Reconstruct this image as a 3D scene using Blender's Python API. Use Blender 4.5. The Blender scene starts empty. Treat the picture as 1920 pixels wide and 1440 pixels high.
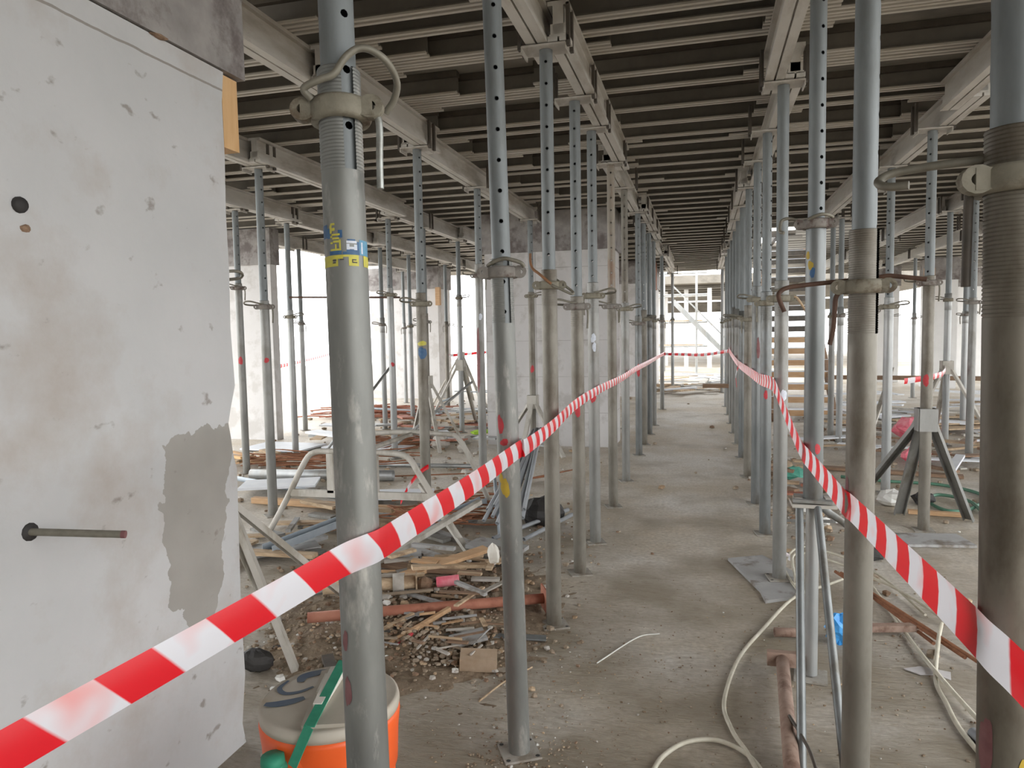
import bpy, math, random
from mathutils import Vector, Matrix, Quaternion
PI = math.pi
rnd = random.Random(7)
SC = bpy.context.scene
COL = SC.collection

# ---------------------------------------------------------------- camera
CAMZ = 1.47
yaw, pitch, roll = 0.261, 0.0722, -0.0183
_f = Vector((-math.sin(yaw), math.cos(yaw), 0)); _r = Vector((math.cos(yaw), math.sin(yaw), 0)); _u = Vector((0, 0, 1))
_f2 = _f*math.cos(pitch) - _u*math.sin(pitch); _u2 = _u*math.cos(pitch) + _f*math.sin(pitch)
_r3 = _r*math.cos(roll) + _u2*math.sin(roll); _u3 = -_r*math.sin(roll) + _u2*math.cos(roll)
cd = bpy.data.cameras.new('camera'); cam = bpy.data.objects.new('camera', cd); COL.objects.link(cam)
cd.sensor_width = 36.0; cd.lens = 1341.6/1920*36.0; cd.clip_start = 0.05; cd.clip_end = 500
cam.matrix_world = Matrix(((_r3.x, _u3.x, -_f2.x, 0), (_r3.y, _u3.y, -_f2.y, 0), (_r3.z, _u3.z, -_f2.z, CAMZ), (0, 0, 0, 1)))
SC.camera = cam

# ---------------------------------------------------------------- sky, exposure
w = bpy.data.worlds.new('sky'); SC.world = w; w.use_nodes = True
bg = w.node_tree.nodes['Background']
bg.inputs[0].default_value = (0.985, 0.995, 1.0, 1); bg.inputs[1].default_value = 3.2
SC.view_settings.view_transform = 'Standard'; SC.view_settings.look = 'None'
SC.view_settings.gamma = 1.0; SC.view_settings.use_curve_mapping = False
SC.view_settings.exposure = 0.55
try:
    SC.cycles.max_bounces = 8; SC.cycles.diffuse_bounces = 5; SC.cycles.use_denoising = True
except Exception: pass

# ---------------------------------------------------------------- materials
def lin(c):
    return tuple((v/12.92 if v <= .04045 else ((v+.055)/1.055)**2.4) for v in [x/255 for x in c]) + (1,)
def mat(name, c1, c2=None, scale=6, metal=0.0, rough=0.7, bump=0.0, bscale=None, stretch=(1, 1, 1), c3=None, s3=2.0, t3=(.5, .62), detail=6, spec=.5, coord='Object'):
    m = bpy.data.materials.new(name); m.use_nodes = True
    nt = m.node_tree; b = nt.nodes['Principled BSDF']
    b.inputs['Metallic'].default_value = metal; b.inputs['Roughness'].default_value = rough
    b.inputs['Specular IOR Level'].default_value = spec
    b.inputs['Base Color'].default_value = lin(c1)
    tc = nt.nodes.new('ShaderNodeTexCoord'); mp = nt.nodes.new('ShaderNodeMapping'); mp.inputs['Scale'].default_value = stretch
    nt.links.new(tc.outputs[coord], mp.inputs[0])
    last = None
    if c2:
        n = nt.nodes.new('ShaderNodeTexNoise'); n.inputs['Scale'].default_value = scale; n.inputs['Detail'].default_value = detail; n.inputs['Roughness'].default_value = .6
        nt.links.new(mp.outputs[0], n.inputs['Vector'])
        r = nt.nodes.new('ShaderNodeValToRGB'); r.color_ramp.elements[0].position = .35; r.color_ramp.elements[1].position = .65
        r.color_ramp.elements[0].color = lin(c1); r.color_ramp.elements[1].color = lin(c2)
        nt.links.new(n.outputs[0], r.inputs[0]); last = r.outputs[0]
        if c3:
            n3 = nt.nodes.new('ShaderNodeTexNoise'); n3.inputs['Scale'].default_value = s3; n3.inputs['Detail'].default_value = 8; n3.inputs['Roughness'].default_value = .65
            nt.links.new(mp.outputs[0], n3.inputs['Vector'])
            r3 = nt.nodes.new('ShaderNodeValToRGB'); r3.color_ramp.elements[0].position = t3[0]; r3.color_ramp.elements[1].position = t3[1]
            nt.links.new(n3.outputs[0], r3.inputs[0])
            mx = nt.nodes.new('ShaderNodeMix'); mx.data_type = 'RGBA'
            nt.links.new(r3.outputs[0], mx.inputs[0]); nt.links.new(last, mx.inputs[6]); mx.inputs[7].default_value = lin(c3)
            last = mx.outputs[2]
        nt.links.new(last, b.inputs['Base Color'])
    if bump:
        nb = nt.nodes.new('ShaderNodeTexNoise'); nb.inputs['Scale'].default_value = bscale or scale*3; nb.inputs['Detail'].default_value = 8
        nt.links.new(mp.outputs[0], nb.inputs['Vector'])
        bp = nt.nodes.new('ShaderNodeBump'); bp.inputs['Strength'].default_value = bump; bp.inputs['Distance'].default_value = .02
        nt.links.new(nb.outputs[0], bp.inputs['Height']); nt.links.new(bp.outputs[0], b.inputs['Normal'])
    return m
M = {}
M['galv'] = mat('galvanised_steel', (112, 117, 119), (132, 137, 138), 9, .32, .54, stretch=(1, 1, .25), c3=(100, 102, 98), s3=4, t3=(.52, .7))
M['dusty'] = mat('dusty_steel', (128, 128, 125), (150, 150, 147), 7, .45, .48, stretch=(1, 1, .35), c3=(116, 112, 104), s3=5, t3=(.5, .66))
M['greytube'] = mat('grey_tube_steel', (110, 114, 114), (132, 135, 135), 8, .5, .45, stretch=(1, 1, .3), c3=(104, 102, 96), s3=5)
M['palepaint'] = mat('dusty_pale_paint', (174, 170, 161), (190, 186, 178), 8, .1, .6, stretch=(1, 1, .4), c3=(152, 146, 134), s3=5)
M['splash'] = mat('mortar_splashed_tube', (112, 113, 110), (138, 139, 135), 7, .4, .5, stretch=(1, 1, .3), c3=(166, 164, 158), s3=16, t3=(.55, .66))
M['mudshade'] = mat('shaded_mud_coat', (98, 93, 82), (118, 112, 100), 8, .3, .55, stretch=(1, 1, .4), c3=(84, 76, 64), s3=5)  # mud brown, deepened to hold the dim light on the right-edge prop
M['plate'] = mat('dusty_plate', (150, 146, 138), (164, 160, 152), 14, 0, .8, c3=(130, 122, 110), s3=8)
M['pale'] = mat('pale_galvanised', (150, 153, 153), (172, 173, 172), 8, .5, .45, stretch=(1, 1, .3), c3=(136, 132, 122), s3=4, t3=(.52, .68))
M['brown'] = mat('mud_coated_steel', (116, 112, 103), (138, 134, 125), 8, .35, .52, stretch=(1, 1, .4), c3=(98, 90, 78), s3=5, t3=(.48, .64))
M['rustprop'] = mat('rust_stained_steel', (136, 128, 116), (154, 147, 136), 9, .2, .6, stretch=(1, 1, .2), c3=(128, 92, 68), s3=6, t3=(.52, .64))
M['cast'] = mat('cast_iron_dusty', (122, 117, 103), (142, 137, 122), 24, .1, .7, c3=(100, 88, 72), s3=18, bump=.15)
M['castgrey'] = mat('cast_iron_grey', (122, 117, 112), (140, 135, 128), 24, .1, .7, c3=(96, 80, 74), s3=18, bump=.15)
M['rod'] = mat('bent_rod_steel', (116, 112, 100), (134, 130, 118), 30, .25, .55)
M['rodbright'] = mat('zinc_rod', (176, 180, 176), (150, 150, 144), 40, .6, .35)
M['rodrust'] = mat('rusty_rod', (84, 62, 52), (106, 80, 66), 30, .15, .7)
M['rodorange'] = mat('orange_rust_rod', (146, 104, 70), (126, 92, 66), 30, .1, .7)
M['dark'] = mat('dark_steel', (74, 70, 64), (92, 84, 76), 14, .2, .6)
M['alu'] = mat('aluminium_girder', (190, 187, 181), (206, 203, 197), 5, .15, .5, stretch=(1, .3, 1), c3=(170, 164, 154), s3=3)
M['aluj'] = mat('aluminium_joist', (186, 180, 170), (204, 199, 190), 4, .15, .5, stretch=(.3, 1, 1), c3=(172, 164, 148), s3=2)
M['alushade'] = mat('dull_shaded_aluminium_web', (104, 99, 91), (118, 113, 104), 5, .1, .6)  # dull web and groove plate, darkened in colour for their recess shade
M['nailer'] = mat('old_timber_nailer', (74, 68, 60), (88, 81, 72), 7, 0, .85)
M['deck'] = mat('stained_plywood_deck', (130, 125, 117), (144, 139, 130), 3, 0, .85, stretch=(.6, 1.6, 1), c3=(106, 102, 96), s3=1.2, spec=.2)
M['ply'] = mat('film_faced_plywood', (134, 130, 128), (158, 154, 151), 7, 0, .7, c3=(108, 100, 98), s3=4, bump=.1)
M['plygrey'] = mat('grey_plywood_offcut', (158, 158, 157), (172, 172, 171), 6, 0, .75, c3=(116, 108, 98), s3=4)
M['timber'] = mat('yellow_timber', (204, 162, 112), (216, 178, 130), 5, 0, .7, stretch=(6, 6, .6), bump=.1)
M['wood'] = mat('weathered_timber', (176, 152, 122), (198, 176, 148), 6, 0, .8, stretch=(1, 8, 8), c3=(150, 126, 100), bump=.15)
M['woodo'] = mat('orange_timber', (182, 146, 108), (198, 164, 128), 6, 0, .8, stretch=(1, 8, 8), bump=.1)
M['woodd'] = mat('dark_timber', (122, 98, 78), (146, 120, 98), 6, 0, .85, stretch=(1, 8, 8), bump=.1)
M['rebar'] = mat('rusty_rebar', (126, 84, 60), (150, 102, 74), 30, .05, .85)
M['rust'] = mat('red_rust', (158, 100, 80), (174, 118, 96), 9, .05, .75, c3=(138, 84, 64), s3=7, bump=.1)
M['rustpale'] = mat('pale_rust', (140, 114, 100), (164, 142, 128), 12, .05, .8, c3=(116, 90, 76), s3=8, bump=.15)
M['conc'] = mat('column_concrete', (206, 204, 203), (214, 212, 211), 2, 0, .8, c3=(194, 191, 188), s3=4, bump=.05)
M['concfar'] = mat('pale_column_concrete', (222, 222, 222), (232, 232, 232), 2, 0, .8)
M['rubble'] = mat('rubble', (142, 126, 106), (164, 150, 132), 9, 0, .95, c3=(116, 98, 78), s3=5)
M['earth'] = mat('earthy_mound', (128, 112, 92), (154, 138, 118), 12, 0, .95, c3=(104, 88, 70), s3=6, bump=.8, bscale=30)
M['stone'] = mat('concrete_lump', (168, 162, 152), (188, 183, 175), 12, 0, .9, bump=.3)
M['brick'] = mat('tan_block', (168, 146, 122), (180, 160, 138), 14, 0, .9, bump=.2)
M['white'] = mat('white_plastic', (224, 224, 220), (212, 211, 205), 12, 0, .5)
M['hose'] = mat('cream_cable', (204, 200, 184), (188, 182, 164), 18, 0, .55)
M['green'] = mat('green_hose', (76, 120, 100), (92, 134, 112), 18, 0, .5)
M['orange'] = mat('orange_plastic', (232, 92, 34), (238, 102, 46), 5, 0, .38, c3=(226, 112, 66), s3=3, t3=(.6, .75))
M['lid'] = mat('dirty_cream_plastic', (176, 168, 154), (188, 181, 168), 6, 0, .5, c3=(166, 150, 124), s3=3)
M['lidwhite'] = mat('clean_cream_plastic', (222, 219, 210), (210, 206, 196), 8, 0, .45)
M['strap'] = mat('green_webbing', (38, 132, 104), (52, 146, 116), 30, 0, .65)
M['spray'] = mat('blue_spray', (78, 92, 112), (96, 108, 120), 10, 0, .6)
M['black'] = mat('black_rubber', (42, 40, 40), (56, 54, 52), 14, 0, .7)
M['bluebag'] = mat('blue_plastic_film', (52, 146, 222), (80, 168, 234), 14, 0, .35)
M['blue'] = mat('blue_plastic', (40, 66, 140), (50, 80, 156), 14, 0, .5)
M['bluesteel'] = mat('blue_grey_pipe', (146, 156, 164), (162, 170, 177), 9, .15, .5)
M['pvc'] = mat('grey_pvc', (142, 146, 150), (154, 158, 162), 7, .05, .45)
M['redpaint'] = mat('red_spray', (196, 62, 70), (178, 56, 62), 40, 0, .6)
M['darkred'] = mat('old_red_mark', (122, 78, 80), (136, 96, 96), 30, 0, .7)
M['yellowpaint'] = mat('yellow_spray', (190, 160, 48), (176, 150, 56), 30, 0, .6)
M['stkblue'] = mat('sticker_blue', (46, 84, 128), (66, 104, 140), 60, 0, .5)
M['stkcyan'] = mat('sticker_faded_blue', (104, 158, 186), (84, 136, 168), 60, 0, .5)
M['stkyel'] = mat('sticker_yellow', (206, 198, 74), (186, 178, 82), 70, 0, .5)
M['stkwhite'] = mat('sticker_white', (216, 222, 232), (196, 204, 216), 60, 0, .5)
M['stkdark'] = mat('sticker_ink', (70, 66, 60), (84, 80, 70), 60, 0, .6)
M['lime'] = mat('lime_cloth', (168, 206, 58), (140, 180, 48), 14, 0, .8)
M['teal'] = mat('teal_cloth', (96, 170, 150), (78, 150, 132), 14, 0, .8)
M['pink'] = mat('pink_plastic', (226, 92, 116), (236, 150, 160), 14, 0, .6)
M['insul'] = mat('pale_sheet', (214, 218, 224), (226, 229, 233), 5, 0, .6)
M['card'] = mat('grey_paper', (186, 182, 182), (200, 197, 197), 10, 0, .8)
M['ground'] = mat('distant_ground', (140, 137, 131), (152, 149, 143), .2, 0, .95)

def mat_tape(name, period, duty, slant, curve, phase, smudge=.5):
    m = bpy.data.materials.new(name); m.use_nodes = True
    nt = m.node_tree; b = nt.nodes['Principled BSDF']
    b.inputs['Roughness'].default_value = .28
    uv = nt.nodes.new('ShaderNodeUVMap'); uv.uv_map = 'UV'
    sx = nt.nodes.new('ShaderNodeSeparateXYZ'); nt.links.new(uv.outputs[0], sx.inputs[0])
    def math_(op, a, bb):
        n = nt.nodes.new('ShaderNodeMath'); n.operation = op
        for i, v in enumerate((a, bb)):
            if v is None: continue
            if isinstance(v, (int, float)): n.inputs[i].default_value = v
            else: nt.links.new(v, n.inputs[i])
        return n.outputs[0]
    U, V = sx.outputs[0], sx.outputs[1]
    t = math_('ADD', U, math_('MULTIPLY', V, slant))
    t = math_('ADD', t, math_('MULTIPLY', math_('MULTIPLY', V, V), curve))
    t = math_('FRACT', math_('ADD', math_('DIVIDE', t, period), phase), None)
    ramp = nt.nodes.new('ShaderNodeValToRGB'); ramp.color_ramp.interpolation = 'LINEAR'
    e = ramp.color_ramp.elements
    e[0].position = 0; e[0].color = (1, 1, 1, 1); e[1].position = duty; e[1].color = (1, 1, 1, 1)
    x = e.new(duty+.03); x.color = (0, 0, 0, 1); x = e.new(.985); x.color = (0, 0, 0, 1); x = e.new(1.0); x.color = (1, 1, 1, 1)
    nt.links.new(t, ramp.inputs[0])
    nz = nt.nodes.new('ShaderNodeTexNoise'); nz.inputs['Scale'].default_value = 9; nt.links.new(uv.outputs[0], nz.inputs['Vector'])
    sm = nt.nodes.new('ShaderNodeValToRGB'); sm.color_ramp.elements[0].position = .5; sm.color_ramp.elements[1].position = .8
    sm.color_ramp.elements[0].color = lin((226, 226, 232)); sm.color_ramp.elements[1].color = lin((236, 150, 146))
    nt.links.new(nz.outputs[0], sm.inputs[0])
    mx = nt.nodes.new('ShaderNodeMix'); mx.data_type = 'RGBA'
    nt.links.new(ramp.outputs[0], mx.inputs[0]); nt.links.new(sm.outputs[0], mx.inputs[6]); mx.inputs[7].default_value = lin((226, 34, 46))
    nt.links.new(mx.outputs[2], b.inputs['Base Color'])
    tr = nt.nodes.new('ShaderNodeBsdfTranslucent'); nt.links.new(mx.outputs[2], tr.inputs['Color'])
    ms = nt.nodes.new('ShaderNodeMixShader'); ms.inputs[0].default_value = .3
    nt.links.new(b.outputs[0], ms.inputs[1]); nt.links.new(tr.outputs[0], ms.inputs[2])
    nt.links.new(ms.outputs[0], nt.nodes['Material Output'].inputs['Surface'])
    return m

# floor: dusty concrete with trodden earth; plus brown noise patches, thickening towards the camera
def mat_floor():
    m = mat('dusty_floor', (208, 202, 192), (220, 215, 207), 1.1, 0, .52, bump=.4, bscale=14, c3=(194, 181, 160), s3=.7, t3=(.40, .60))
    nt = m.node_tree; b = nt.nodes['Principled BSDF']; tc = nt.nodes['Texture Coordinate']
    sp = nt.nodes.new('ShaderNodeTexNoise'); sp.inputs['Scale'].default_value = 42; sp.inputs['Detail'].default_value = 4
    nt.links.new(tc.outputs['Object'], sp.inputs['Vector'])
    r = nt.nodes.new('ShaderNodeValToRGB'); r.color_ramp.elements[0].position = .36; r.color_ramp.elements[1].position = .66
    r.color_ramp.elements[0].color = (.86, .85, .83, 1); r.color_ramp.elements[1].color = (1.12, 1.12, 1.12, 1)
    nt.links.new(sp.outputs[0], r.inputs[0])
    old = b.inputs['Base Color'].links[0].from_socket
    mx = nt.nodes.new('ShaderNodeMix'); mx.data_type = 'RGBA'; mx.blend_type = 'MULTIPLY'; mx.inputs[0].default_value = 1
    nt.links.new(old, mx.inputs[6]); nt.links.new(r.outputs[0], mx.inputs[7])
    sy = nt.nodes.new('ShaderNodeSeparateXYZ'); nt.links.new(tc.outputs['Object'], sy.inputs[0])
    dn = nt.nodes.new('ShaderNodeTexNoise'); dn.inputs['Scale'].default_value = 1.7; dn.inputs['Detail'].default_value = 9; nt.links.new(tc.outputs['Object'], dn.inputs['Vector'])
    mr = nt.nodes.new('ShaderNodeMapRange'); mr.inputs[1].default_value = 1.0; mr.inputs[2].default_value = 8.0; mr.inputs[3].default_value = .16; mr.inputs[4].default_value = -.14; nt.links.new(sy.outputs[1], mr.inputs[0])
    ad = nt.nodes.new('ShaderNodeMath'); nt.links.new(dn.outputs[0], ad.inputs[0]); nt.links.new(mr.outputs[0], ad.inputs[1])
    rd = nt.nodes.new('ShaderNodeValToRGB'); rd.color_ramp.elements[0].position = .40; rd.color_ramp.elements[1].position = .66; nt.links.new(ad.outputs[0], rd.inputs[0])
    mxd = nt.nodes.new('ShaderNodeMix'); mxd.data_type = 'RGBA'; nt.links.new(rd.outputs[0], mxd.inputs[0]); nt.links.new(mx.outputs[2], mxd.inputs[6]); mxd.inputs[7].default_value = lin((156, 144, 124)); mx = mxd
    mp2 = nt.nodes.new('ShaderNodeMapping'); mp2.inputs['Rotation'].default_value = (0, 0, .5); mp2.inputs['Scale'].default_value = (2.2, 9, 1)
    nt.links.new(tc.outputs['Object'], mp2.inputs[0])
    st = nt.nodes.new('ShaderNodeTexNoise'); st.inputs['Scale'].default_value = 4.5; st.inputs['Detail'].default_value = 10; st.inputs['Roughness'].default_value = .72; st.inputs['Distortion'].default_value = 1.2
    nt.links.new(mp2.outputs[0], st.inputs['Vector'])
    r2 = nt.nodes.new('ShaderNodeValToRGB'); r2.color_ramp.elements[0].position = .36; r2.color_ramp.elements[1].position = .52
    r2.color_ramp.elements[0].color = (.80, .77, .72, 1); r2.color_ramp.elements[1].color = (1, 1, 1, 1)
    nt.links.new(st.outputs[0], r2.inputs[0])
    mx3 = nt.nodes.new('ShaderNodeMix'); mx3.data_type = 'RGBA'; mx3.blend_type = 'MULTIPLY'; mx3.inputs[0].default_value = 1
    nt.links.new(mx.outputs[2], mx3.inputs[6]); nt.links.new(r2.outputs[0], mx3.inputs[7])
    nt.links.new(mx3.outputs[2], b.inputs['Base Color'])
    bp = [n for n in nt.nodes if n.type == 'BUMP'][0]
    b2 = nt.nodes.new('ShaderNodeBump'); b2.inputs['Strength'].default_value = .8; b2.inputs['Distance'].default_value = .03
    nt.links.new(st.outputs[0], b2.inputs['Height']); nt.links.new(bp.outputs[0], b2.inputs['Normal']); nt.links.new(b2.outputs[0], b.inputs['Normal'])
    return m
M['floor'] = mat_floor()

# near wall: smooth cast concrete with a cement patch, a joint line and scuffs
def mat_wall():
    m = mat('cast_wall', (186, 187, 187), (196, 196, 196), 1.6, 0, .75, bump=.12, bscale=20, c3=(176, 170, 164), s3=2.2, t3=(.5, .7))
    nt = m.node_tree; b = nt.nodes['Principled BSDF']; tc = nt.nodes['Texture Coordinate']
    sx = nt.nodes.new('ShaderNodeSeparateXYZ'); nt.links.new(tc.outputs['Object'], sx.inputs[0])
    nz = nt.nodes.new('ShaderNodeTexNoise'); nz.inputs['Scale'].default_value = 9; nz.inputs['Detail'].default_value = 8; nt.links.new(tc.outputs['Object'], nz.inputs['Vector'])
    def N(op, a, bb=None, cc=None):
        n = nt.nodes.new('ShaderNodeMath'); n.operation = op
        for i, v in enumerate((a, bb, cc)):
            if v is None: continue
            if isinstance(v, (int, float)): n.inputs[i].default_value = v
            else: nt.links.new(v, n.inputs[i])
        return n.outputs[0]
    wob = N('MULTIPLY', N('SUBTRACT', nz.outputs[0], .5), .22)
    y = N('ADD', sx.outputs[1], wob); z = N('ADD', sx.outputs[2], wob)
    # left edge of the patch slopes: y0 = 1.80 + .08*(z>..) ; box 1.82 < y < 2.24, .55 < z < 1.17
    a = N('GREATER_THAN', y, 1.835); c = N('LESS_THAN', z, 1.15); d = N('GREATER_THAN', N('ADD', z, N('MULTIPLY', N('SUBTRACT', y, 1.85), .9)), .60)
    e = N('LESS_THAN', y, N('ADD', 1.90, N('MULTIPLY', z, .25)))
    patch = N('MULTIPLY', N('MULTIPLY', a, c), N('MULTIPLY', d, e))
    cem = nt.nodes.new('ShaderNodeValToRGB'); cem.color_ramp.elements[0].color = lin((146, 143, 137)); cem.color_ramp.elements[1].color = lin((166, 163, 157))
    nz2 = nt.nodes.new('ShaderNodeTexNoise'); nz2.inputs['Scale'].default_value = 7; nt.links.new(tc.outputs['Object'], nz2.inputs['Vector']); nt.links.new(nz2.outputs[0], cem.inputs[0])
    old = b.inputs['Base Color'].links[0].from_socket
    mx = nt.nodes.new('ShaderNodeMix'); mx.data_type = 'RGBA'; nt.links.new(patch, mx.inputs[0]); nt.links.new(old, mx.inputs[6]); nt.links.new(cem.outputs[0], mx.inputs[7])
    # small scuffs: stretched noise thresholded
    mp = nt.nodes.new('ShaderNodeMapping'); mp.inputs['Scale'].default_value = (1, 9, 12); mp.inputs['Rotation'].default_value = (.7, 0, 0)
    nt.links.new(tc.outputs['Object'], mp.inputs[0])
    n4 = nt.nodes.new('ShaderNodeTexNoise'); n4.inputs['Scale'].default_value = 1.6; n4.inputs['Detail'].default_value = 7; nt.links.new(mp.outputs[0], n4.inputs['Vector'])
    r4 = nt.nodes.new('ShaderNodeValToRGB'); r4.color_ramp.elements[0].position = .66; r4.color_ramp.elements[1].position = .74; nt.links.new(n4.outputs[0], r4.inputs[0])
    jl = N('LESS_THAN', N('ABSOLUTE', N('ADD', N('SUBTRACT', sx.outputs[2], 2.32), N('MULTIPLY', wob, .06))), .004)
    sc = N('MAXIMUM', N('MULTIPLY', r4.outputs[0], .75), N('MULTIPLY', jl, .8))
    mx2 = nt.nodes.new('ShaderNodeMix'); mx2.data_type = 'RGBA'; nt.links.new(sc, mx2.inputs[0]); nt.links.new(mx.outputs[2], mx2.inputs[6]); mx2.inputs[7].default_value = lin((132, 124, 116))
    nt.links.new(mx2.outputs[2], b.inputs['Base Color'])
    return m
M['wall'] = mat_wall()

# ---------------------------------------------------------------- mesh builder
class MB:
    def __init__(s): s.v = []; s.f = []; s.m = []; s.sm = []; s.uv = None
    def add(s, vs, fs, mi=0, smooth=False):
        o = len(s.v); s.v += [tuple(v) for v in vs]
        for f in fs: s.f.append(tuple(i+o for i in f)); s.m.append(mi); s.sm.append(smooth)
    def box(s, c, d, rz=0, mi=0, R=None):
        R = R or Matrix.Rotation(rz, 3, 'Z'); c = Vector(c)
        vs = [c + R @ Vector((x*d[0]/2, y*d[1]/2, z*d[2]/2)) for z in (-1, 1) for y in (-1, 1) for x in (-1, 1)]
        s.add(vs, [(0, 2, 3, 1), (4, 5, 7, 6), (0, 1, 5, 4), (2, 6, 7, 3), (0, 4, 6, 2), (1, 3, 7, 5)], mi)
    def bar(s, a, b, wd, h, mi=0, up=(0, 0, 1)):
        a = Vector(a); b = Vector(b); t = (b-a); L = t.length; t /= L
        sd = t.cross(Vector(up));
        if sd.length < 1e-4: sd = t.cross(Vector((0, 1, 0)))
        sd.normalize(); n = sd.cross(t)
        vs = [p + sd*x*wd/2 + n*y*h/2 for p in (a, b) for y in (-1, 1) for x in (-1, 1)]
        s.add(vs, [(0, 2, 3, 1), (4, 5, 7, 6), (0, 1, 5, 4), (2, 6, 7, 3), (0, 4, 6, 2), (1, 3, 7, 5)], mi)
    def tube(s, pts, r, n=10, mi=0, caps=True, closed=False, radii=None):
        pts = [Vector(p) for p in pts]; k = len(pts); rings = []
        prev = None
        for i, p in enumerate(pts):
            t = (pts[min(i+1, k-1)] - pts[max(i-1, 0)]).normalized()
            if prev is None:
                q = Vector((0, 0, 1)) if abs(t.z) < .9 else Vector((1, 0, 0))
                u = t.cross(q).normalized()
            else:
                u = (prev - t*prev.dot(t)).normalized()
            prev = u; v = t.cross(u); rr = radii[i] if radii else r
            rings.append([p + u*math.cos(a)*rr + v*math.sin(a)*rr for a in [2*PI*j/n for j in range(n)]])
        o = [q for R in rings for q in R]; fs = []
        for i in range(k-1):
            for j in range(n): fs.append((i*n+j, i*n+(j+1) % n, (i+1)*n+(j+1) % n, (i+1)*n+j))
        s.add(o, fs, mi, True)
        if caps:
            s.add(rings[0], [tuple(range(n))[::-1]], mi); s.add(rings[-1], [tuple(range(n))], mi)
    def pipe(s, a, b, r, wall=.004, n=14, mi=0):
        a = Vector(a); b = Vector(b); t = (b-a).normalized()
        q = Vector((0, 0, 1)) if abs(t.z) < .9 else Vector((1, 0, 0)); u = t.cross(q).normalized(); v = t.cross(u)
        ring = lambda p, rr: [p + u*math.cos(2*PI*j/n)*rr + v*math.sin(2*PI*j/n)*rr for j in range(n)]
        vs = ring(a, r)+ring(b, r)+ring(b, r-wall)+ring(a, r-wall); fs = []
        for k in range(4):
            for j in range(n): fs.append((k*n+j, k*n+(j+1) % n, ((k+1) % 4)*n+(j+1) % n, ((k+1) % 4)*n+j))
        s.add(vs, fs, mi, True)
    def lathe(s, prof, n=24, a0=0, a1=2*PI, mi=0, c=(0, 0, 0), smooth=True):
        full = abs(a1-a0-2*PI) < 1e-6; k = n if full else n+1
        vs = []
        for r, z in prof:
            for j in range(k):
                a = a0+(a1-a0)*j/n; vs.append((c[0]+r*math.cos(a), c[1]+r*math.sin(a), c[2]+z))
        fs = []
        for i in range(len(prof)-1):
            for j in range(n):
                j2 = (j+1) % k if full else j+1
                fs.append((i*k+j, i*k+j2, (i+1)*k+j2, (i+1)*k+j))
        s.add(vs, fs, mi, smooth)
    def patch(s, r, a0, a1, z0, z1, mi=0, n=6):
        vs = [(r*math.cos(a0+(a1-a0)*j/n), r*math.sin(a0+(a1-a0)*j/n), z) for z in (z0, z1) for j in range(n+1)]
        s.add(vs, [(j, j+1, n+1+j+1, n+1+j) for j in range(n)], mi, True)
    def blob(s, r, ac, zc, ra, rz, mi=0, n=28, seed=0):
        q = random.Random(seed); vs = []
        K = 3
        vs.append((r*math.cos(ac), r*math.sin(ac), zc))
        c1, c2, c4 = q.random()*6, q.random()*6, q.random()*6; rr = [.95+.12*math.sin(2*PI*j/n*2+c1)+.08*math.sin(2*PI*j/n*3+c2)+.05*math.sin(2*PI*j/n*7+c4) for j in range(n)]
        for k in range(1, K+1):
            for j in range(n):
                a = ac+ra*rr[j]*k/K*math.cos(2*PI*j/n); z = zc+rz*rr[j]*k/K*math.sin(2*PI*j/n)
                vs.append((r*math.cos(a), r*math.sin(a), z))
        fs = [(0, 1+j, 1+(j+1) % n) for j in range(n)]
        for k in range(K-1):
            for j in range(n): fs.append((1+k*n+j, 1+(k+1)*n+j, 1+(k+1)*n+(j+1) % n, 1+k*n+(j+1) % n))
        s.add(vs, fs, mi, True)
    def holed(s, r, z0, z1, angs, pitch=.1, hr=.0075, n=20, mi=0, zs=None):
        """tube wall with round holes drilled through at the given angles"""
        hw = .013/r
        if zs is None:
            zs = []; z = z1-.06
            while z > z0+.05: zs.append(z); z -= pitch
            zs = zs[::-1]
        angs = sorted(a % (2*PI) for a in angs)
        for i, a in enumerate(angs):
            nx = angs[(i+1) % len(angs)] + (2*PI if i == len(angs)-1 else 0)
            b0, b1 = a+hw, nx-hw; k = max(3, int(n*(b1-b0)/(2*PI)))
            vs = [(r*math.cos(b0+(b1-b0)*j/k), r*math.sin(b0+(b1-b0)*j/k), z) for z in (z0, z1) for j in range(k+1)]
            s.add(vs, [(j, j+1, k+2+j, k+1+j) for j in range(k)], mi, True)
            P = lambda da, z: (r*math.cos(a+da), r*math.sin(a+da), z)
            cur = z0
            for zc in zs+[None]:
                top = z1 if zc is None else zc-.013
                s.add([P(-hw, cur), P(0, cur), P(hw, cur), P(hw, top), P(0, top), P(-hw, top)], [(0, 1, 4, 5), (1, 2, 3, 4)], mi, True)
                if zc is None: break
                sq = [(-1, -1), (0, -1), (1, -1), (1, 0), (1, 1), (0, 1), (-1, 1), (-1, 0)]
                o = [P(x*hw, zc+y*.013) for x, y in sq]
                inn = [P(hr/r*math.cos(t), zc+hr*math.sin(t)) for t in [PI*(-.75+.25*q) for q in range(8)]]
                s.add(o+inn, [(q, (q+1) % 8, 8+(q+1) % 8, 8+q) for q in range(8)], mi, True)
                cur = zc+.013
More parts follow.
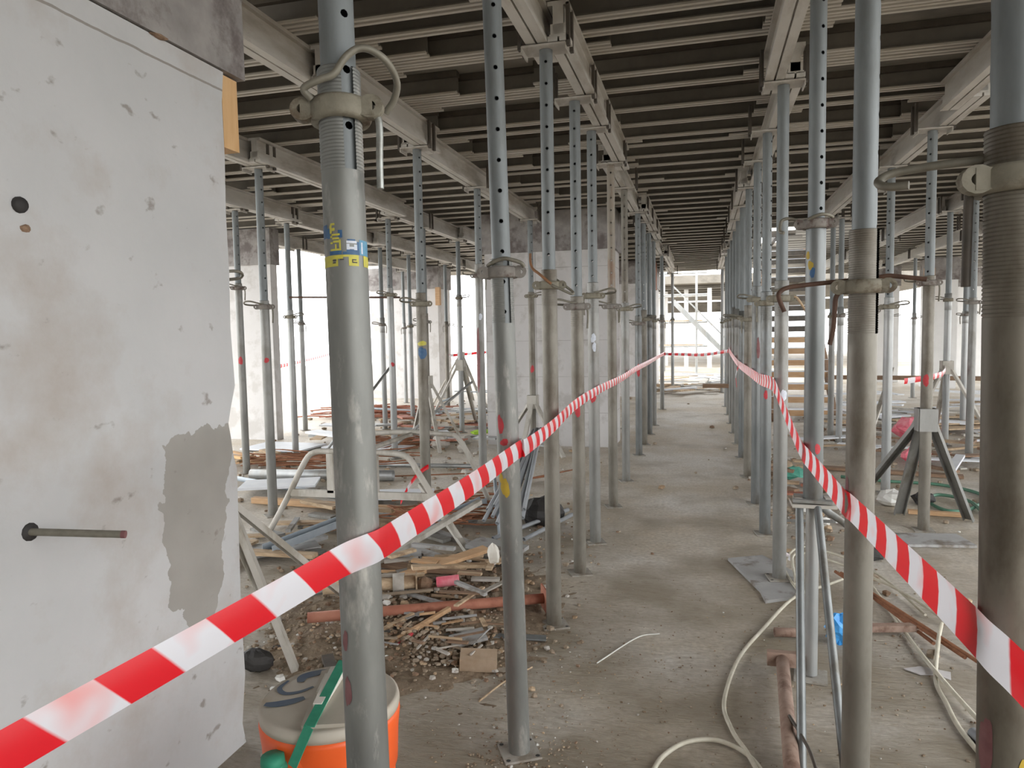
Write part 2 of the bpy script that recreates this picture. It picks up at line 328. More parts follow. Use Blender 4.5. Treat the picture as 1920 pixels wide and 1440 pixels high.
    def lump(s, c, d, seed=0, mi=0, n=7, m=5, rz=0, jag=.35):
        q = random.Random(seed); vs = []; ca, sa = math.cos(rz), math.sin(rz)
        for i in range(1, m):
            ph = PI*i/m
            for j in range(n):
                th = 2*PI*j/n; k = 1-jag/2+jag*q.random()
                x = math.sin(ph)*math.cos(th)*d[0]/2*k; y = math.sin(ph)*math.sin(th)*d[1]/2*k; z = math.cos(ph)*d[2]/2*k
                vs.append((c[0]+x*ca-y*sa, c[1]+x*sa+y*ca, c[2]+z))
        vs.append((c[0], c[1], c[2]+d[2]/2)); vs.append((c[0], c[1], c[2]-d[2]/2)); t = len(vs)-2
        fs = []
        for i in range(m-2):
            for j in range(n): fs.append((i*n+j, (i+1)*n+j, (i+1)*n+(j+1) % n, i*n+(j+1) % n))
        for j in range(n): fs.append((t, j, (j+1) % n)); fs.append((t+1, (m-2)*n+(j+1) % n, (m-2)*n+j))
        s.add(vs, fs, mi)
    def build(s, name, mats, parent=None, loc=None, uv=None, radial=False):
        me = bpy.data.meshes.new(name); me.from_pydata(s.v, [], s.f)
        if not isinstance(mats, (list, tuple)): mats = [mats]
        for x in mats: me.materials.append(x)
        me.polygons.foreach_set('material_index', s.m); me.polygons.foreach_set('use_smooth', s.sm)
        if uv:
            l = me.uv_layers.new(name='UV')
            for lp in me.loops: l.data[lp.index].uv = uv[lp.vertex_index]
        me.update()
        if radial: me.normals_split_custom_set_from_vertices([Vector((v[0], v[1], 0)).normalized() for v in s.v])
        o = bpy.data.objects.new(name, me); COL.objects.link(o)
        if parent: o.parent = parent
        if loc: o.location = loc
        return o
def tag(o, label=None, cat=None, group=None, kind=None):
    if label: o['label'] = label
    if cat: o['category'] = cat
    if group: o['group'] = group
    if kind: o['kind'] = kind
    return o
def empty(name, loc=(0, 0, 0), rz=0, label=None, cat=None, group=None):
    o = bpy.data.objects.new(name, None); COL.objects.link(o); o.location = loc; o.rotation_euler = (0, 0, rz); o.empty_display_size = .05
    return tag(o, label, cat, group)
def arc(pts, k=6):
    """smooth a polyline (Catmull-Rom)"""
    P = [Vector(p) for p in pts]; P = [P[0]*2-P[1]] + P + [P[-1]*2-P[-2]]; out = []
    for i in range(1, len(P)-2):
        for j in range(k):
            t = j/k; a, b, c, d = P[i-1], P[i], P[i+1], P[i+2]
            out.append(.5*((2*b)+(c-a)*t+(2*a-5*b+4*c-d)*t*t+(3*b-a-3*c+d)*t**3))
    out.append(P[-2]); return out
ORD = ['nearest', 'second', 'third', 'fourth', 'fifth', 'sixth', 'seventh', 'eighth', 'ninth', 'tenth', 'eleventh', 'twelfth', 'thirteenth', 'fourteenth', 'fifteenth', 'sixteenth']
HEAD = 2.81

# ================================================================ the setting
def structure(name, mb, m, **k): return tag(mb.build(name, m, **k), kind='structure')
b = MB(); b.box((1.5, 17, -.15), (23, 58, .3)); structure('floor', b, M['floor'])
b = MB(); b.box((0, 40, -12.2), (500, 500, .4)); structure('ground', b, M['ground'])

# near wall on the left, its far edge chipped
b = MB(); ys = [(0, 2.165), (.08, 2.150), (.25, 2.178), (.5, 2.172), (.8, 2.180), (1.0, 2.186), (1.06, 2.168), (1.12, 2.160), (1.17, 2.150), (1.22, 2.166), (1.3, 2.196), (1.5, 2.186), (1.7, 2.193), (1.9, 2.190), (2.1, 2.198), (2.28, 2.196), (2.386, 2.21)]
n = len(ys); x0, x1 = -1.605, -1.87
front = [(x0, -9.0, z) for z, y in ys]; fe = [(x0, y, z) for z, y in ys]; be = [(x1, y+.02, z) for z, y in ys]; bk = [(x1, -9.0, z) for z, y in ys]
vs = front+fe+be+bk; fs = []
for k in range(3):
    for i in range(n-1): fs.append((k*n+i, (k+1)*n+i, (k+1)*n+i+1, k*n+i+1))
for i in range(n-1): fs.append((3*n+i, i, i+1, 3*n+i+1))
fs += [(n-1, 2*n-1, 3*n-1, 4*n-1)]
b.add(vs, fs); wl = structure('wall_left', b, M['wall'])
# drop beam side form above it
b = MB(); b.box((-1.74, -3.35, 2.70), (.29, 11.34, .62)); structure('beam_form', b, M['ply'])
# deck (formwork panel) with the stair opening, far edge at y 19.6
b = MB()
for (xa, xb, ya, yb) in [(-7.2, 1.0, -9, 19.8), (1.0, 2.35, -9, 11.6), (1.0, 2.35, 16.2, 17.2), (2.35, 3.0, -9, 23), (3.0, 9.5, 3.6, 23)]:
    b.box(((xa+xb)/2, (ya+yb)/2, 3.20), (xb-xa, yb-ya, .12))
structure('ceiling', b, M['deck'])
b = MB(); b.box((.2, -4.1, 1.55), (4.2, .2, 3.1)); structure('light_blocking_wall', b, M['conc'])  # unseen wall added behind the camera to hold back light
def joints(m, pitch, vx):
    nt = m.node_tree; b = nt.nodes['Principled BSDF']; tc = nt.nodes['Texture Coordinate']
    sx = nt.nodes.new('ShaderNodeSeparateXYZ'); nt.links.new(tc.outputs['Object'], sx.inputs[0])
    def N(op, a, c):
        n = nt.nodes.new('ShaderNodeMath'); n.operation = op
        for i, v in enumerate((a, c)):
            if isinstance(v, (int, float)): n.inputs[i].default_value = v
            else: nt.links.new(v, n.inputs[i])
        return n.outputs[0]
    h = N('LESS_THAN', N('MODULO', N('ADD', sx.outputs[2], .03), pitch), .008)
    v = N('LESS_THAN', N('ABSOLUTE', N('SUBTRACT', sx.outputs[0], vx), 0), .012)
    nz = nt.nodes.new('ShaderNodeTexNoise'); nz.inputs['Scale'].default_value = 4; nt.links.new(tc.outputs['Object'], nz.inputs['Vector'])
    k = N('MULTIPLY', N('MAXIMUM', h, v), N('MULTIPLY', nz.outputs[0], .9))
    old = b.inputs['Base Color'].links[0].from_socket
    mx = nt.nodes.new('ShaderNodeMix'); mx.data_type = 'RGBA'; nt.links.new(k, mx.inputs[0]); nt.links.new(old, mx.inputs[6]); mx.inputs[7].default_value = lin((128, 124, 120))
    nt.links.new(mx.outputs[2], b.inputs['Base Color'])
M['concblock'] = mat('block_concrete', (196, 194, 193), (206, 204, 203), 2, 0, .8, c3=(184, 181, 178), s3=4, bump=.05)
joints(M['concblock'], .46, -2.06)
# concrete column blocks and their top forms
def column(name, x0, x1, y0, y1, top=2.48, m='conc', form=True):
    b = MB(); b.box(((x0+x1)/2, (y0+y1)/2, top/2), (x1-x0, y1-y0, top)); structure(name, b, M[m])
    if form:
        b = MB(); b.box(((x0+x1)/2, (y0+y1)/2, top+.25), (x1-x0+.06, y1-y0+.06, .5)); structure('column_form', b, M['ply'])
column('wall_block', -2.73, -1.07, 8.95, 9.6, m='concblock')
column('wall_block', -2.6, -1.10, 15.9, 19.0)
column('column', -7.0, -5.85, 8.9, 9.06)
column('column', -7.4, -5.75, 15.2, 16.0)
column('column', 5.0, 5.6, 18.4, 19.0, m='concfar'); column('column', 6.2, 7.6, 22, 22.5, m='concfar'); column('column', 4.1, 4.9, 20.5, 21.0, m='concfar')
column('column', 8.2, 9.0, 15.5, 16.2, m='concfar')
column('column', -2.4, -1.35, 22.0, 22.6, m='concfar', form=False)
# the next pour, beyond the open gap: slab on its own joists
b = MB(); b.box((2.0, 36, 3.30), (15, 17, .3)); b.box((2, 44.3, 2.75), (15, .5, .6)); structure('ceiling_beyond', b, M['deck'])
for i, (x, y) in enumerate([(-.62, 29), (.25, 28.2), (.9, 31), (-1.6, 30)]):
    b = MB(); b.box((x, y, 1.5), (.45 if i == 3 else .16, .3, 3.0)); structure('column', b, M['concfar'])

# ================================================================ girders and joists
def girder_mesh(L):
    b = MB()
    for s in (-1, 1): b.box((s*.028, 0, .012), (.046, L, .024))           # bottom flange, split by a groove
    b.box((0, 0, .026), (.085, L, .012)); b.box((0, 0, .095), (.05, L, .13)); b.box((0, 0, .17), (.10, L, .02))
    b.box((0, 0, .055), (.074, L, .045))
    return b
def joist_mesh(L):
    b = MB()
    for s in (-1, 1): b.box((0, s*.023, .005), (L, .022, .010))
    b.box((0, 0, .013), (L, .072, .006), mi=1); b.box((0, 0, .06), (L, .012, .09), mi=1); b.box((0, 0, .125), (L, .06, .035), mi=2)
    return b
ROWS = {'far left': -6.05, 'outer left': -4.72, 'middle left': -3.38, 'inner left': -2.0, 'walkway left': -.70, 'walkway right': .43, 'inner right': 1.55, 'middle right': 2.85, 'far right': 4.1}
GZ = HEAD+.004
gproto = {}
for rn, x in ROWS.items():
    cuts = {'walkway left': [.3, 3.50, 6.05, 8.48, 11.2, 13.5, 16.2, 19.4], 'walkway right': [.3, 4.36, 7.4, 10.5, 13.6, 16.6, 19.0], 'inner left': [.3, 3.62, 5.02, 8.70, None, 10.0, 13.0, 15.6], 'far left': [9.5, 12.4, 14.9], 'inner right': [1.2, 5.05, 7.60, 9.95, 11.45], 'middle right': [4.2, 7.0, 9.95, 13.0, 16.6, 19.6, 22.6], 'far right': [6.5, 9.5, 12.5, 15.5, 18.5, 22.4]}.get(rn, [1.2, 5.05, 7.60, 9.95, 13.0, 16.6])
    no = -1
    for i in range(len(cuts)-1):
        if None in cuts[i:i+2]: continue
        no += 1
        a, c = cuts[i]-.13, cuts[i+1]+.13; L = round(c-a, 2)
        if L not in gproto:
            o = girder_mesh(L).build('girder', M['alu']); gproto[L] = o
        else:
            o = gproto[L].copy(); COL.objects.link(o)
        o.location = (x+(.052 if i % 2 else -.052), (a+c)/2, GZ)
        tag(o, f'pale aluminium girder, {ORD[no]} from the camera over the {rn} prop row', 'girder', f'girders over the {rn} props')
JZ = GZ+.181
JL = {1: 1.62, 2: 1.85, 3: 3.0, 4: 1.46, 5: 1.36}
jp = {k: None for k in JL}
def joist(x, y, k, bay):
    if jp[k] is None: o = jp[k] = joist_mesh(JL[k]).build('joist', [M['aluj'], M['alushade'], M['nailer']])
    else: o = jp[k].copy(); COL.objects.link(o)
    o.location = (x, y, JZ)
    tag(o, f'grey aluminium joist spanning under the dark deck over the {bay}', 'joist', f'joists over the {bay}')
yrows = [1.3, 1.72, 2.1, 2.5, 2.9, 3.24, 3.62, 3.80, 4.05, 4.46, 4.73, 5.17, 5.55, 5.92, 6.16, 6.56]
while yrows[-1] < 19.2: yrows.append(yrows[-1]+rnd.uniform(.35, .40))
for i, y in enumerate(yrows):
    s = .045 if i % 2 else -.045
    if y > 2.8:
        joist(-.13+rnd.uniform(-.08, .08), y, 2 if i % 4 == 1 else 4, 'walkway')
    if 2.6 < y: joist(-1.36+rnd.uniform(-.06, .06), y+s*1.9, 2 if i % 5 == 3 else 4, 'aisle left of the walkway')
    if 3.0 < y < 17.5: joist(-3.2+rnd.uniform(-.25, .25), y, 3, 'left-hand bays')
    if 5.2 < y < 17.5 and i % 1 == 0: joist(-5.7+rnd.uniform(-.3, .3), y+s*2, 3, 'outer left bays')
    if y > 2.4 and not 11.7 < y < 16.0: joist(1.0+rnd.uniform(-.03, .06), y+s*1.9, 1 if i % 4 == 2 else 5, 'aisle right of the walkway')
    if 3.6 < y: joist(3.05+rnd.uniform(-.2, .2), y, 3, 'right-hand bays')
    if 8 < y and i % 1 == 0: joist(5.75+rnd.uniform(-.2, .2), y+s*2, 3, 'outer right bays')
for y in (19.5, 20.0, 20.5, 21.0, 21.5, 22.0, 22.5): joist(3.05, y, 3, 'right-hand bays'); joist(5.75, y+.05, 3, 'outer right bays')
# joists of the slab beyond
for i in range(5):
    joist(-.4+.0*i, 28.4+i*1.7, 3, 'bay beyond the open gap'); joist(2.3, 28.4+i*1.7, 3, 'bay beyond the open gap')

# ================================================================ steel props
def face(x, y): return -math.atan2(x, y)          # turns local -y towards the photographer's side
GEN = [(-.045, 0, .006), (.03, -.046, .012), (.10, -.06, .03), (.145, -.04, .028), (.15, .01, .012), (.11, .04, .004), (.03, .045, 0)]
def prop(label, base, zc, head=None, group=None, top=.10, hole=0, rods=None, mo='dusty', mi_='galv', mc='cast', detail=1, marks=(), slot=None, thread=(-.12, None), flip=1, hang=True, plate=True, zbase=0, nutrot=0, headm='alu', prongs=True, rz=None):
    bx, by = base; hx, hy = head or base
    e = empty('steel_prop', (bx, by, zbase), 0, label, 'prop', group)
    d = Vector((hx-bx, hy-by, HEAD-zbase)); L = d.length
    e.rotation_mode = 'QUATERNION'
    q = Vector((0, 0, 1)).rotation_difference(d); e.rotation_quaternion = q @ Quaternion((0, 0, 1), face(bx, by) if rz is None else rz)
    zc = zc-zbase
    RO, RI = .038, .0315
    n = {2: 32, 1: 20, 0: 12}[detail]
    # outer tube with its thread (and the slot in it)
    b = MB(); t0 = zc+thread[0]; t1 = zc+top
    b.lathe([(RO-.001, .006), (RO, .01), (RO, t0)], n)
    prof = [(RO, t0)]
    step = .0062 if detail == 2 else .012
    k = int((t1-t0)/step)
    for j in range(k):
        z = t0+j*(t1-t0)/k; h = (t1-t0)/k
        prof += [(RO-.0010, z+h*.25), (RO+.0009, z+h*.55), (RO, z+h)]
    if detail == 0: prof = [(RO, t0), (RO+.001, t0+.001), (RO+.001, t1)]
    prof += [(RO-.004, t1+.0005), (RI+.001, t1+.0005)]
    if slot is not None:
        a = -PI/2+math.radians(slot); g = .30
        b.lathe(prof, n, a+g, a-g+2*PI)
    else: b.lathe(prof, n)
    ml = [M[mo]]
    for (ang, z, ra, rzz, mm) in marks:
        if M[mm] not in ml: ml.append(M[mm])
        b.blob(RO+.0007, -PI/2+math.radians(ang), z, ra, rzz, ml.index(M[mm]), seed=int(z*1000))
    ot = b.build('outer_tube', ml, e)
    # inner tube, drilled
    b = MB(); zi0 = t0-.05
    if detail >= 1: b.holed(RI, zi0, L-.012, [-PI/2+math.radians(hole), PI/2+math.radians(hole)], n=n)
    else: b.lathe([(RI, zi0), (RI, L-.012)], n)
    it = b.build('inner_tube', M[mi_], e, radial=True)
    # collar nut with two eyed lugs
    b = MB(); c = Matrix.Rotation(math.radians(nutrot), 3, 'Z')
    b.lathe([(RO+.001, -.019), (.052, -.019), (.056, -.012), (.056, .012), (.052, .019), (RO+.001, .019)], n, c=(0, 0, zc))
    if detail:
        for sx in (-1, 1):
            p = c @ Vector((sx*.060, -.022, 0)); 
            b.box(c @ Vector((sx*.046, -.018, 0))+Vector((0, 0, zc)), (.036, .030, .032), R=c)
            vs = []; K = 14
            for yy in (-.010, .010):
                for rr in (.021, .009):
                    for j in range(K):
                        t = 2*PI*j/K; vs.append(p + c @ Vector((rr*1.1*math.cos(t), yy, rr*math.sin(t)))+Vector((0, 0, zc)))
            fs = []
            for j in range(K):
                j2 = (j+1) % K
                fs += [(j, j2, K+j2, K+j), (2*K+j, 3*K+j, 3*K+j2, 2*K+j2), (j, 2*K+j, 2*K+j2, j2), (K+j, K+j2, 3*K+j2, 3*K+j)]
            b.add(vs, fs)
    nut = b.build('collar_nut', M[mc], e)
    # bent pin
    if rods is None:
        rods = [([(x*flip, y, z+.012) for x, y, z in GEN], 'rod')]
        if hang: rods.append(([(-.05*flip, -.01, .0), (-.062*flip, -.012, -.02), (-.064*flip, -.012, -.06), (-.06*flip, -.012, -.13)], 'rod'))
    for pts, mm in rods:
        b = MB(); b.tube([(x, y, z+zc) for x, y, z in arc(pts, 6 if detail == 2 else 3)], .0066, 10 if detail == 2 else 6)
        b.build('bent_pin', M[mm], nut)
    if plate:
        b = MB(); R = Matrix.Rotation(.25, 3, 'Z')
        b.box((0, 0, .004), (.13, .13, .008), R=R)
        if detail == 2:
            for sx in (-1, 1):
                for sy in (-1, 1): b.lathe([(.0, .0085), (.008, .0085)], 10, c=tuple(R @ Vector((sx*.052, sy*.052, 0))), mi=1)
        b.build('base_plate', [M['plate'], M['black']], e)
    # forked head
    b = MB(); zt = L-.006; Rq = Matrix.Rotation(-(face(bx, by) if rz is None else rz), 3, 'Z')
    b.box((0, 0, zt), (.21, .13, .009), R=Rq)
    for s in (-1, 1):
        b.bar(Rq @ Vector((s*.105, -.06, 0))+Vector((0, 0, zt-.012)), Rq @ Vector((s*.105, .06, 0))+Vector((0, 0, zt-.012)), .006, .03)
    hp = b.build('head_plate', M[headm], e)
    if prongs:
        for s in (-1, 1):
            b = MB()
            for yy in (-.045, .045): b.box(Rq @ Vector((s*.116, yy, 0))+Vector((0, 0, zt+.085)), (.016, .030, .19), R=Rq)
            b.build('fork_prong', M['dark'], hp)
    return e

S = lambda *t: t
LG = 'props along the left edge of the walkway'; RG = 'props along the right edge of the walkway'
# --- left edge of the walkway
p0 = prop('big near prop with a torn blue and yellow sticker, right behind the orange cooler', (-.557, 1.09), 1.877, (-.676, 1.268), LG, top=.075, hole=28, detail=2, mo='splash', slot=24, thread=(-.11, 0), nutrot=-12,
    rods=[([(-.048, -.03, .012), (-.06, -.038, .027), (-.034, -.046, .04), (-.008, -.050, .05), (.012, -.052, .078), (.034, -.05, .096), (.058, -.045, .098), (.087, -.03, .084), (.104, -.005, .06), (.099, .02, .037), (.083, .035, .017)], 'rod'),
          ([(.034, -.028, -.009), (.055, -.03, -.008), (.066, -.03, -.017), (.068, -.03, -.045), (.066, -.03, -.086), (.065, -.03, -.144)], 'rodbright')],
    marks=[(-52, .93, .20, .018, 'darkred'), (-50, .84, .22, .03, 'darkred')])
# torn maker's sticker round the tube
b = MB(); A = lambda x: -PI/2+math.asin(max(-.99, min(.99, (x-685)/445))); Zs = lambda y: 1.614-(y-1010)*8.54e-5
RS = .0386
def pt(x0, x1, y0, y1, mi, r=RS): b.patch(r, A(x0), A(x1), Zs(y1), Zs(y0), mi)
pt(245, 330, 360, 640, 0); pt(360, 600, 925, 1005, 0); pt(540, 625, 500, 660, 0); pt(330, 385, 450, 660, 0); pt(620, 760, 950, 1010, 0); pt(700, 930, 905, 1010, 0); pt(910, 960, 740, 1010, 0); pt(720, 880, 690, 735, 0)
pt(960, 1120, 690, 1012, 1)
pt(245, 620, 1015, 1095, 2); pt(245, 420, 1095, 1245, 2); pt(480, 520, 1095, 1245, 2); pt(420, 480, 1185, 1245, 2); pt(735, 935, 1015, 1245, 2); pt(1030, 1140, 1015, 1245, 2); pt(620, 735, 1015, 1060, 2)
for (x0, x1, y0, y1) in [(385, 590, 885, 925), (555, 590, 700, 885), (475, 505, 790, 885), (385, 430, 740, 780), (425, 560, 650, 690), (415, 575, 572, 612), (385, 425, 612, 650), (395, 480, 350, 395), (380, 420, 395, 560), (420, 480, 450, 510), (440, 560, 715, 760)]:
    pt(x0, x1, y0, y1, 2, RS+.0003)
for (x0, x1, y0, y1) in [(700, 905, 725, 775), (700, 760, 790, 910), (760, 850, 850, 900), (850, 910, 800, 915), (990, 1020, 740, 980)]:
    pt(x0, x1, y0, y1, 3, RS+.0003)
for (x0, x1, y0, y1) in [(415, 490, 1110, 1135), (415, 475, 1165, 1185), (560, 640, 1100, 1125), (800, 885, 1105, 1130), (800, 900, 1160, 1185), (800, 820, 1105, 1185)]:
    pt(x0, x1, y0, y1, 4, RS+.0005)
b.build('sticker', [M['stkblue'], M['stkcyan'], M['stkyel'], M['stkwhite'], M['stkdark']], p0)
prop('prop with a yellow paint blot below the tape wrapped round it', (-.62, 2.33), 1.671, (-.68, 2.36), LG, top=.045, hole=8, detail=2, mo='splash', mc='castgrey', slot=26, thread=(-.17, 0),
    rods=[([(-.046, -.02, .023), (-.028, -.04, .032), (.007, -.050, .042), (.037, -.052, .036), (.066, -.05, .025), (.075, -.045, .013)], 'rod')],
    marks=[(-38, 1.16, .32, .035, 'redpaint'), (-20, 1.10, .42, .012, 'redpaint'), (-24, .945, .42, .035, 'yellowpaint'), (-45, .975, .25, .02, 'yellowpaint')])
prop('prop with an orange rusty pin reaching up, third in the row left of walkway', (-.72, 3.43), 1.693, None, LG, top=.075, hole=-2, detail=2, mo='brown', thread=(-.1, 0),
    rods=[([(-.089, -.02, .154), (-.089, -.02, .114), (-.078, -.03, .08), (-.049, -.045, .055), (-.01, -.055, .02), (.01, -.056, .004)], 'rodorange'),
          ([(.03, .0, .03), (.07, -.02, .0), (.112, -.04, -.035), (.105, -.055, -.045), (.06, -.058, -.025), (.012, -.056, -.002)], 'rod')])
for i, (y, zc, mo, mi_, hole, marks, txt) in enumerate([
    (4.22, 1.614, 'brown', 'galv', -6, [(-5, 1.0, .5, .04, 'redpaint')], 'dull brown prop with a red dot below the tape, fourth left of the walkway'),
    (4.87, 1.706, 'dusty', 'galv', -4, [(-8, 1.02, .5, .045, 'redpaint'), (0, 1.42, .5, .03, 'stkwhite'), (8, 1.36, .4, .03, 'stkwhite')], 'grey prop with a red dot and worn white label, fifth left of the walkway'),
    (5.91, 1.665, 'brown', 'rustprop', 0, [], 'prop with a rust-stained drilled inner tube left of the walkway'),
    (6.95, 1.671, 'dusty', 'brown', 0, [], 'grey prop just beyond the rust-stained one left of the walkway'),
    (8.42, 1.542, 'greytube', 'galv', 10, [(-5, 1.0, .6, .07, 'redpaint')], 'prop with a large red dot just under the tape left of the walkway'),
    (9.22, 1.60, 'brown', 'galv', 0, [], 'ninth prop in the row left of the walkway'),
    (10.16, 1.62, 'greytube', 'galv', 0, [], 'tenth prop in the row left of the walkway'),
    (11.13, 1.60, 'dusty', 'galv', 0, [], 'eleventh prop in the row left of the walkway'),
    (13.4, 1.62, 'dusty', 'galv', 0, [], 'twelfth prop in the row left of the walkway'),
    (17.7, 1.70, 'pale', 'pale', 0, [], 'thin pale prop under the far end of the left walkway girder')]):
    prop(txt, (-.72 if y < 17 else -.70, y), zc, None, LG, top=.06+.03*(i % 3), hole=hole, mo=mo, mi_=mi_, mc='cast' if i % 2 else 'castgrey', detail=1 if y < 9.5 else 0, marks=marks, flip=1 if i % 2 else -1)
# --- right edge of the walkway
prop('huge dark muddy prop cut by the right edge of the photo', (.462, 1.215), 1.679, (.43, 1.235), RG, top=.075, hole=80, detail=2, mo='mudshade', mc='cast', thread=(-.20, 0), nutrot=25,
    rods=[([(-.02, 0, .036), (-.079, -.004, .037), (-.123, -.008, .036), (-.159, -.016, .032), (-.175, -.03, .021), (-.169, -.045, .0106), (-.152, -.052, .005), (-.130, -.054, .004)], 'rod'),
          ([(-.045, -.01, -.004), (-.054, -.012, -.012), (-.056, -.013, -.037), (-.057, -.014, -.09), (-.058, -.015, -.152)], 'dark')],
    marks=[(-40, .82, .3, .06, 'darkred'), (40, .80, .22, .02, 'yellowpaint')])
prop('muddy prop with a long rusty wire-like pin held in a flat eyed collar', (.43, 2.18), 1.578, None, RG, top=.155, hole=86, detail=2, mo='brown', mc='cast', slot=72, thread=(-.13, 0),
    rods=[([(-.202, -.03, -.064), (-.218, -.03, -.021), (-.211, -.02, -.003), (-.192, -.01, .006), (-.157, 0, .0106), (-.093, .02, .0165), (-.034, .04, .021), (.03, .048, .026), (.06, .046, .0295), (.084, .044, .027), (.155, .04, .015)], 'rodrust'),
          ([(-.060, -.01, -.012), (-.069, -.012, -.03), (-.071, -.012, -.06), (-.074, -.012, -.113), (-.083, -.012, -.16)], 'rodrust')],
    marks=[(-60, 1.02, .2, .03, 'darkred')])
e = prop('prop standing in a tubular folding tripod on the right of the walkway', (.44, 3.13), 1.88, None, RG, top=.02, hole=34, detail=2, mo='greytube', mc='castgrey', thread=(-.02, 0), plate=False, zbase=.755,
    rods=[([(-.05, 0, .01), (-.1, .0, .03), (-.13, -.01, .02), (-.135, -.02, -.02), (-.12, -.03, -.03)], 'rod'), ([(.04, -.02, .0), (.06, -.03, .02), (.02, -.06, .03), (-.03, -.05, .015)], 'rod')],
    marks=[(25, .22, .35, .02, 'redpaint'), (-18, .93, .3, .02, 'stkblue'), (-30, .96, .3, .02, 'yellowpaint'), (-50, 1.0, .3, .015, 'yellowpaint')])
b = MB(); b.box((0, 0, .006), (.15, .12, .012)); b.lathe([(.0, -.02), (.027, -.02), (.027, 0)], 20)
b.lathe([(.026, -.02), (.026, -.74)], 20); b.build('foot_extension', M['pale'], e)
b = MB(); b.box((0, 0, -.749), (.13, .13, .008)); b.build('base_plate', M['plate'], e)
prop('prop standing on a grey plywood sheet on the right of the walkway', (.43, 4.31), 1.631, None, RG, top=.10, hole=90, detail=2, mo='dusty', mi_='galv', thread=(-.1, 0), zbase=.019, marks=[(28, 1.07, .45, .035, 'stkwhite')],
    rods=[([(-.046, -.01, .044), (.0, -.046, .05), (.04, -.05, .059), (.09, -.045, .08), (.14, -.04, .093)], 'rod'), ([(.045, -.02, .0), (.08, -.03, .0), (.14, -.03, -.1), (.17, -.03, -.14)], 'wood')])
for i, (y, zc, mo, mi_, marks, txt) in enumerate([
    (5.31, 1.64, 'greytube', 'galv', [(0, 1.0, .4, .03, 'redpaint')], 'prop just beyond the plywood sheet right of the walkway'),
    (6.22, 1.70, 'greytube', 'galv', [(20, 1.3, .35, .1, 'darkred')], 'sixth prop along the right edge of the walkway'),
    (7.36, 1.55, 'brown', 'galv', [], 'seventh prop along the right edge of the walkway'),
    (8.44, 1.58, 'greytube', 'galv', [], 'eighth prop along the right edge of the walkway'),
    (9.47, 1.60, 'dusty', 'galv', [], 'ninth prop along the right edge of the walkway'),
    (10.45, 1.62, 'dusty', 'galv', [], 'tenth prop along the right edge of the walkway'),
    (11.5, 1.6, 'dusty', 'galv', [], 'eleventh prop along the right edge of the walkway'),
    (12.7, 1.6, 'dusty', 'galv', [], 'twelfth prop along the right edge of the walkway'),
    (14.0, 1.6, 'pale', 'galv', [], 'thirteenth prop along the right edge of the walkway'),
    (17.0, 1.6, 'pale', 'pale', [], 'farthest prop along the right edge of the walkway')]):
    prop(txt, (.43, y), zc, None, RG, top=.08+.03*(i % 3), hole=60, mo=mo, mi_=mi_, detail=1 if y < 8 else 0, marks=marks, flip=-1 if i % 2 else 1)
# --- rows further left and right
def row(rn, x, lst, word):
    for i, (dx, y, zc, mo, marks) in enumerate(lst):
        prop(f'{word[i] if isinstance(word, (list, tuple)) else ORD[i]+" prop from the camera in the "+word+" row"}', (x+dx, y), zc, None, f'props under the {rn} girder', top=.05+.03*(i % 3), hole=rnd.choice([-20, 5, 30, 80]), mo=mo, detail=1 if y < 9 else 0, marks=marks, flip=rnd.choice([-1, 1]), mc='cast' if i % 2 else 'castgrey', hang=i % 2 == 0)
RD = lambda z, a=0, h=.05: [(a, z, .6, h, 'redpaint')]
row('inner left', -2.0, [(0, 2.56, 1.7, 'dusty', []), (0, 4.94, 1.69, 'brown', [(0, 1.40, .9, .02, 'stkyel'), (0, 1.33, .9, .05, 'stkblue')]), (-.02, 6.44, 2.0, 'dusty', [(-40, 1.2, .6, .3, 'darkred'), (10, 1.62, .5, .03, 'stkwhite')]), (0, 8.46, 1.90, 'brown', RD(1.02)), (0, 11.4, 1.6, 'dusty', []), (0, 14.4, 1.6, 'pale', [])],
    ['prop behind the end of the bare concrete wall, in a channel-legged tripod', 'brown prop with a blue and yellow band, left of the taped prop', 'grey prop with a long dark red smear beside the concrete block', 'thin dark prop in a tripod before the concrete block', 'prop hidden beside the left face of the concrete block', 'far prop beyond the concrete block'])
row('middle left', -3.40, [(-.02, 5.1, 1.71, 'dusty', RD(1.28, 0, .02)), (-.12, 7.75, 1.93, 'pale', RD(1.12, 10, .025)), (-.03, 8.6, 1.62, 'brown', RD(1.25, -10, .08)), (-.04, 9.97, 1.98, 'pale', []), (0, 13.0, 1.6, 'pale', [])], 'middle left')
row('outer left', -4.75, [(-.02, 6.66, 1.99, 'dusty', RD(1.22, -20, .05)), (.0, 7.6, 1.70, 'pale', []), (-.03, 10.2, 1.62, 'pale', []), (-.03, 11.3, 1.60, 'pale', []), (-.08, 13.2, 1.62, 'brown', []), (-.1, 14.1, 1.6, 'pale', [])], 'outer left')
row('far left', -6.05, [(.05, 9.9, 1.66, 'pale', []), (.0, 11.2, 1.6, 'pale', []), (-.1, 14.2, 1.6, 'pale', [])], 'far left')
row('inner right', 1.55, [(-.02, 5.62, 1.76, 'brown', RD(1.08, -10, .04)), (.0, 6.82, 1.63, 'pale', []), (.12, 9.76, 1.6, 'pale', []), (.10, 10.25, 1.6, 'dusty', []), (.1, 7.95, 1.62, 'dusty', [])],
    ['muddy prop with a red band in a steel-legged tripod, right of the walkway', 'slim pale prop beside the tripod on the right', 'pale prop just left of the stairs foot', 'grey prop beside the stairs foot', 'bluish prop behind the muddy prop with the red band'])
row('middle right', 2.85, [(-.04, 8.75, 1.7, 'dusty', []), (0, 9.7, 1.76, 'pale', []), (.0, 12.5, 1.6, 'pale', []), (0, 15.6, 1.6, 'pale', [])], 'middle right')
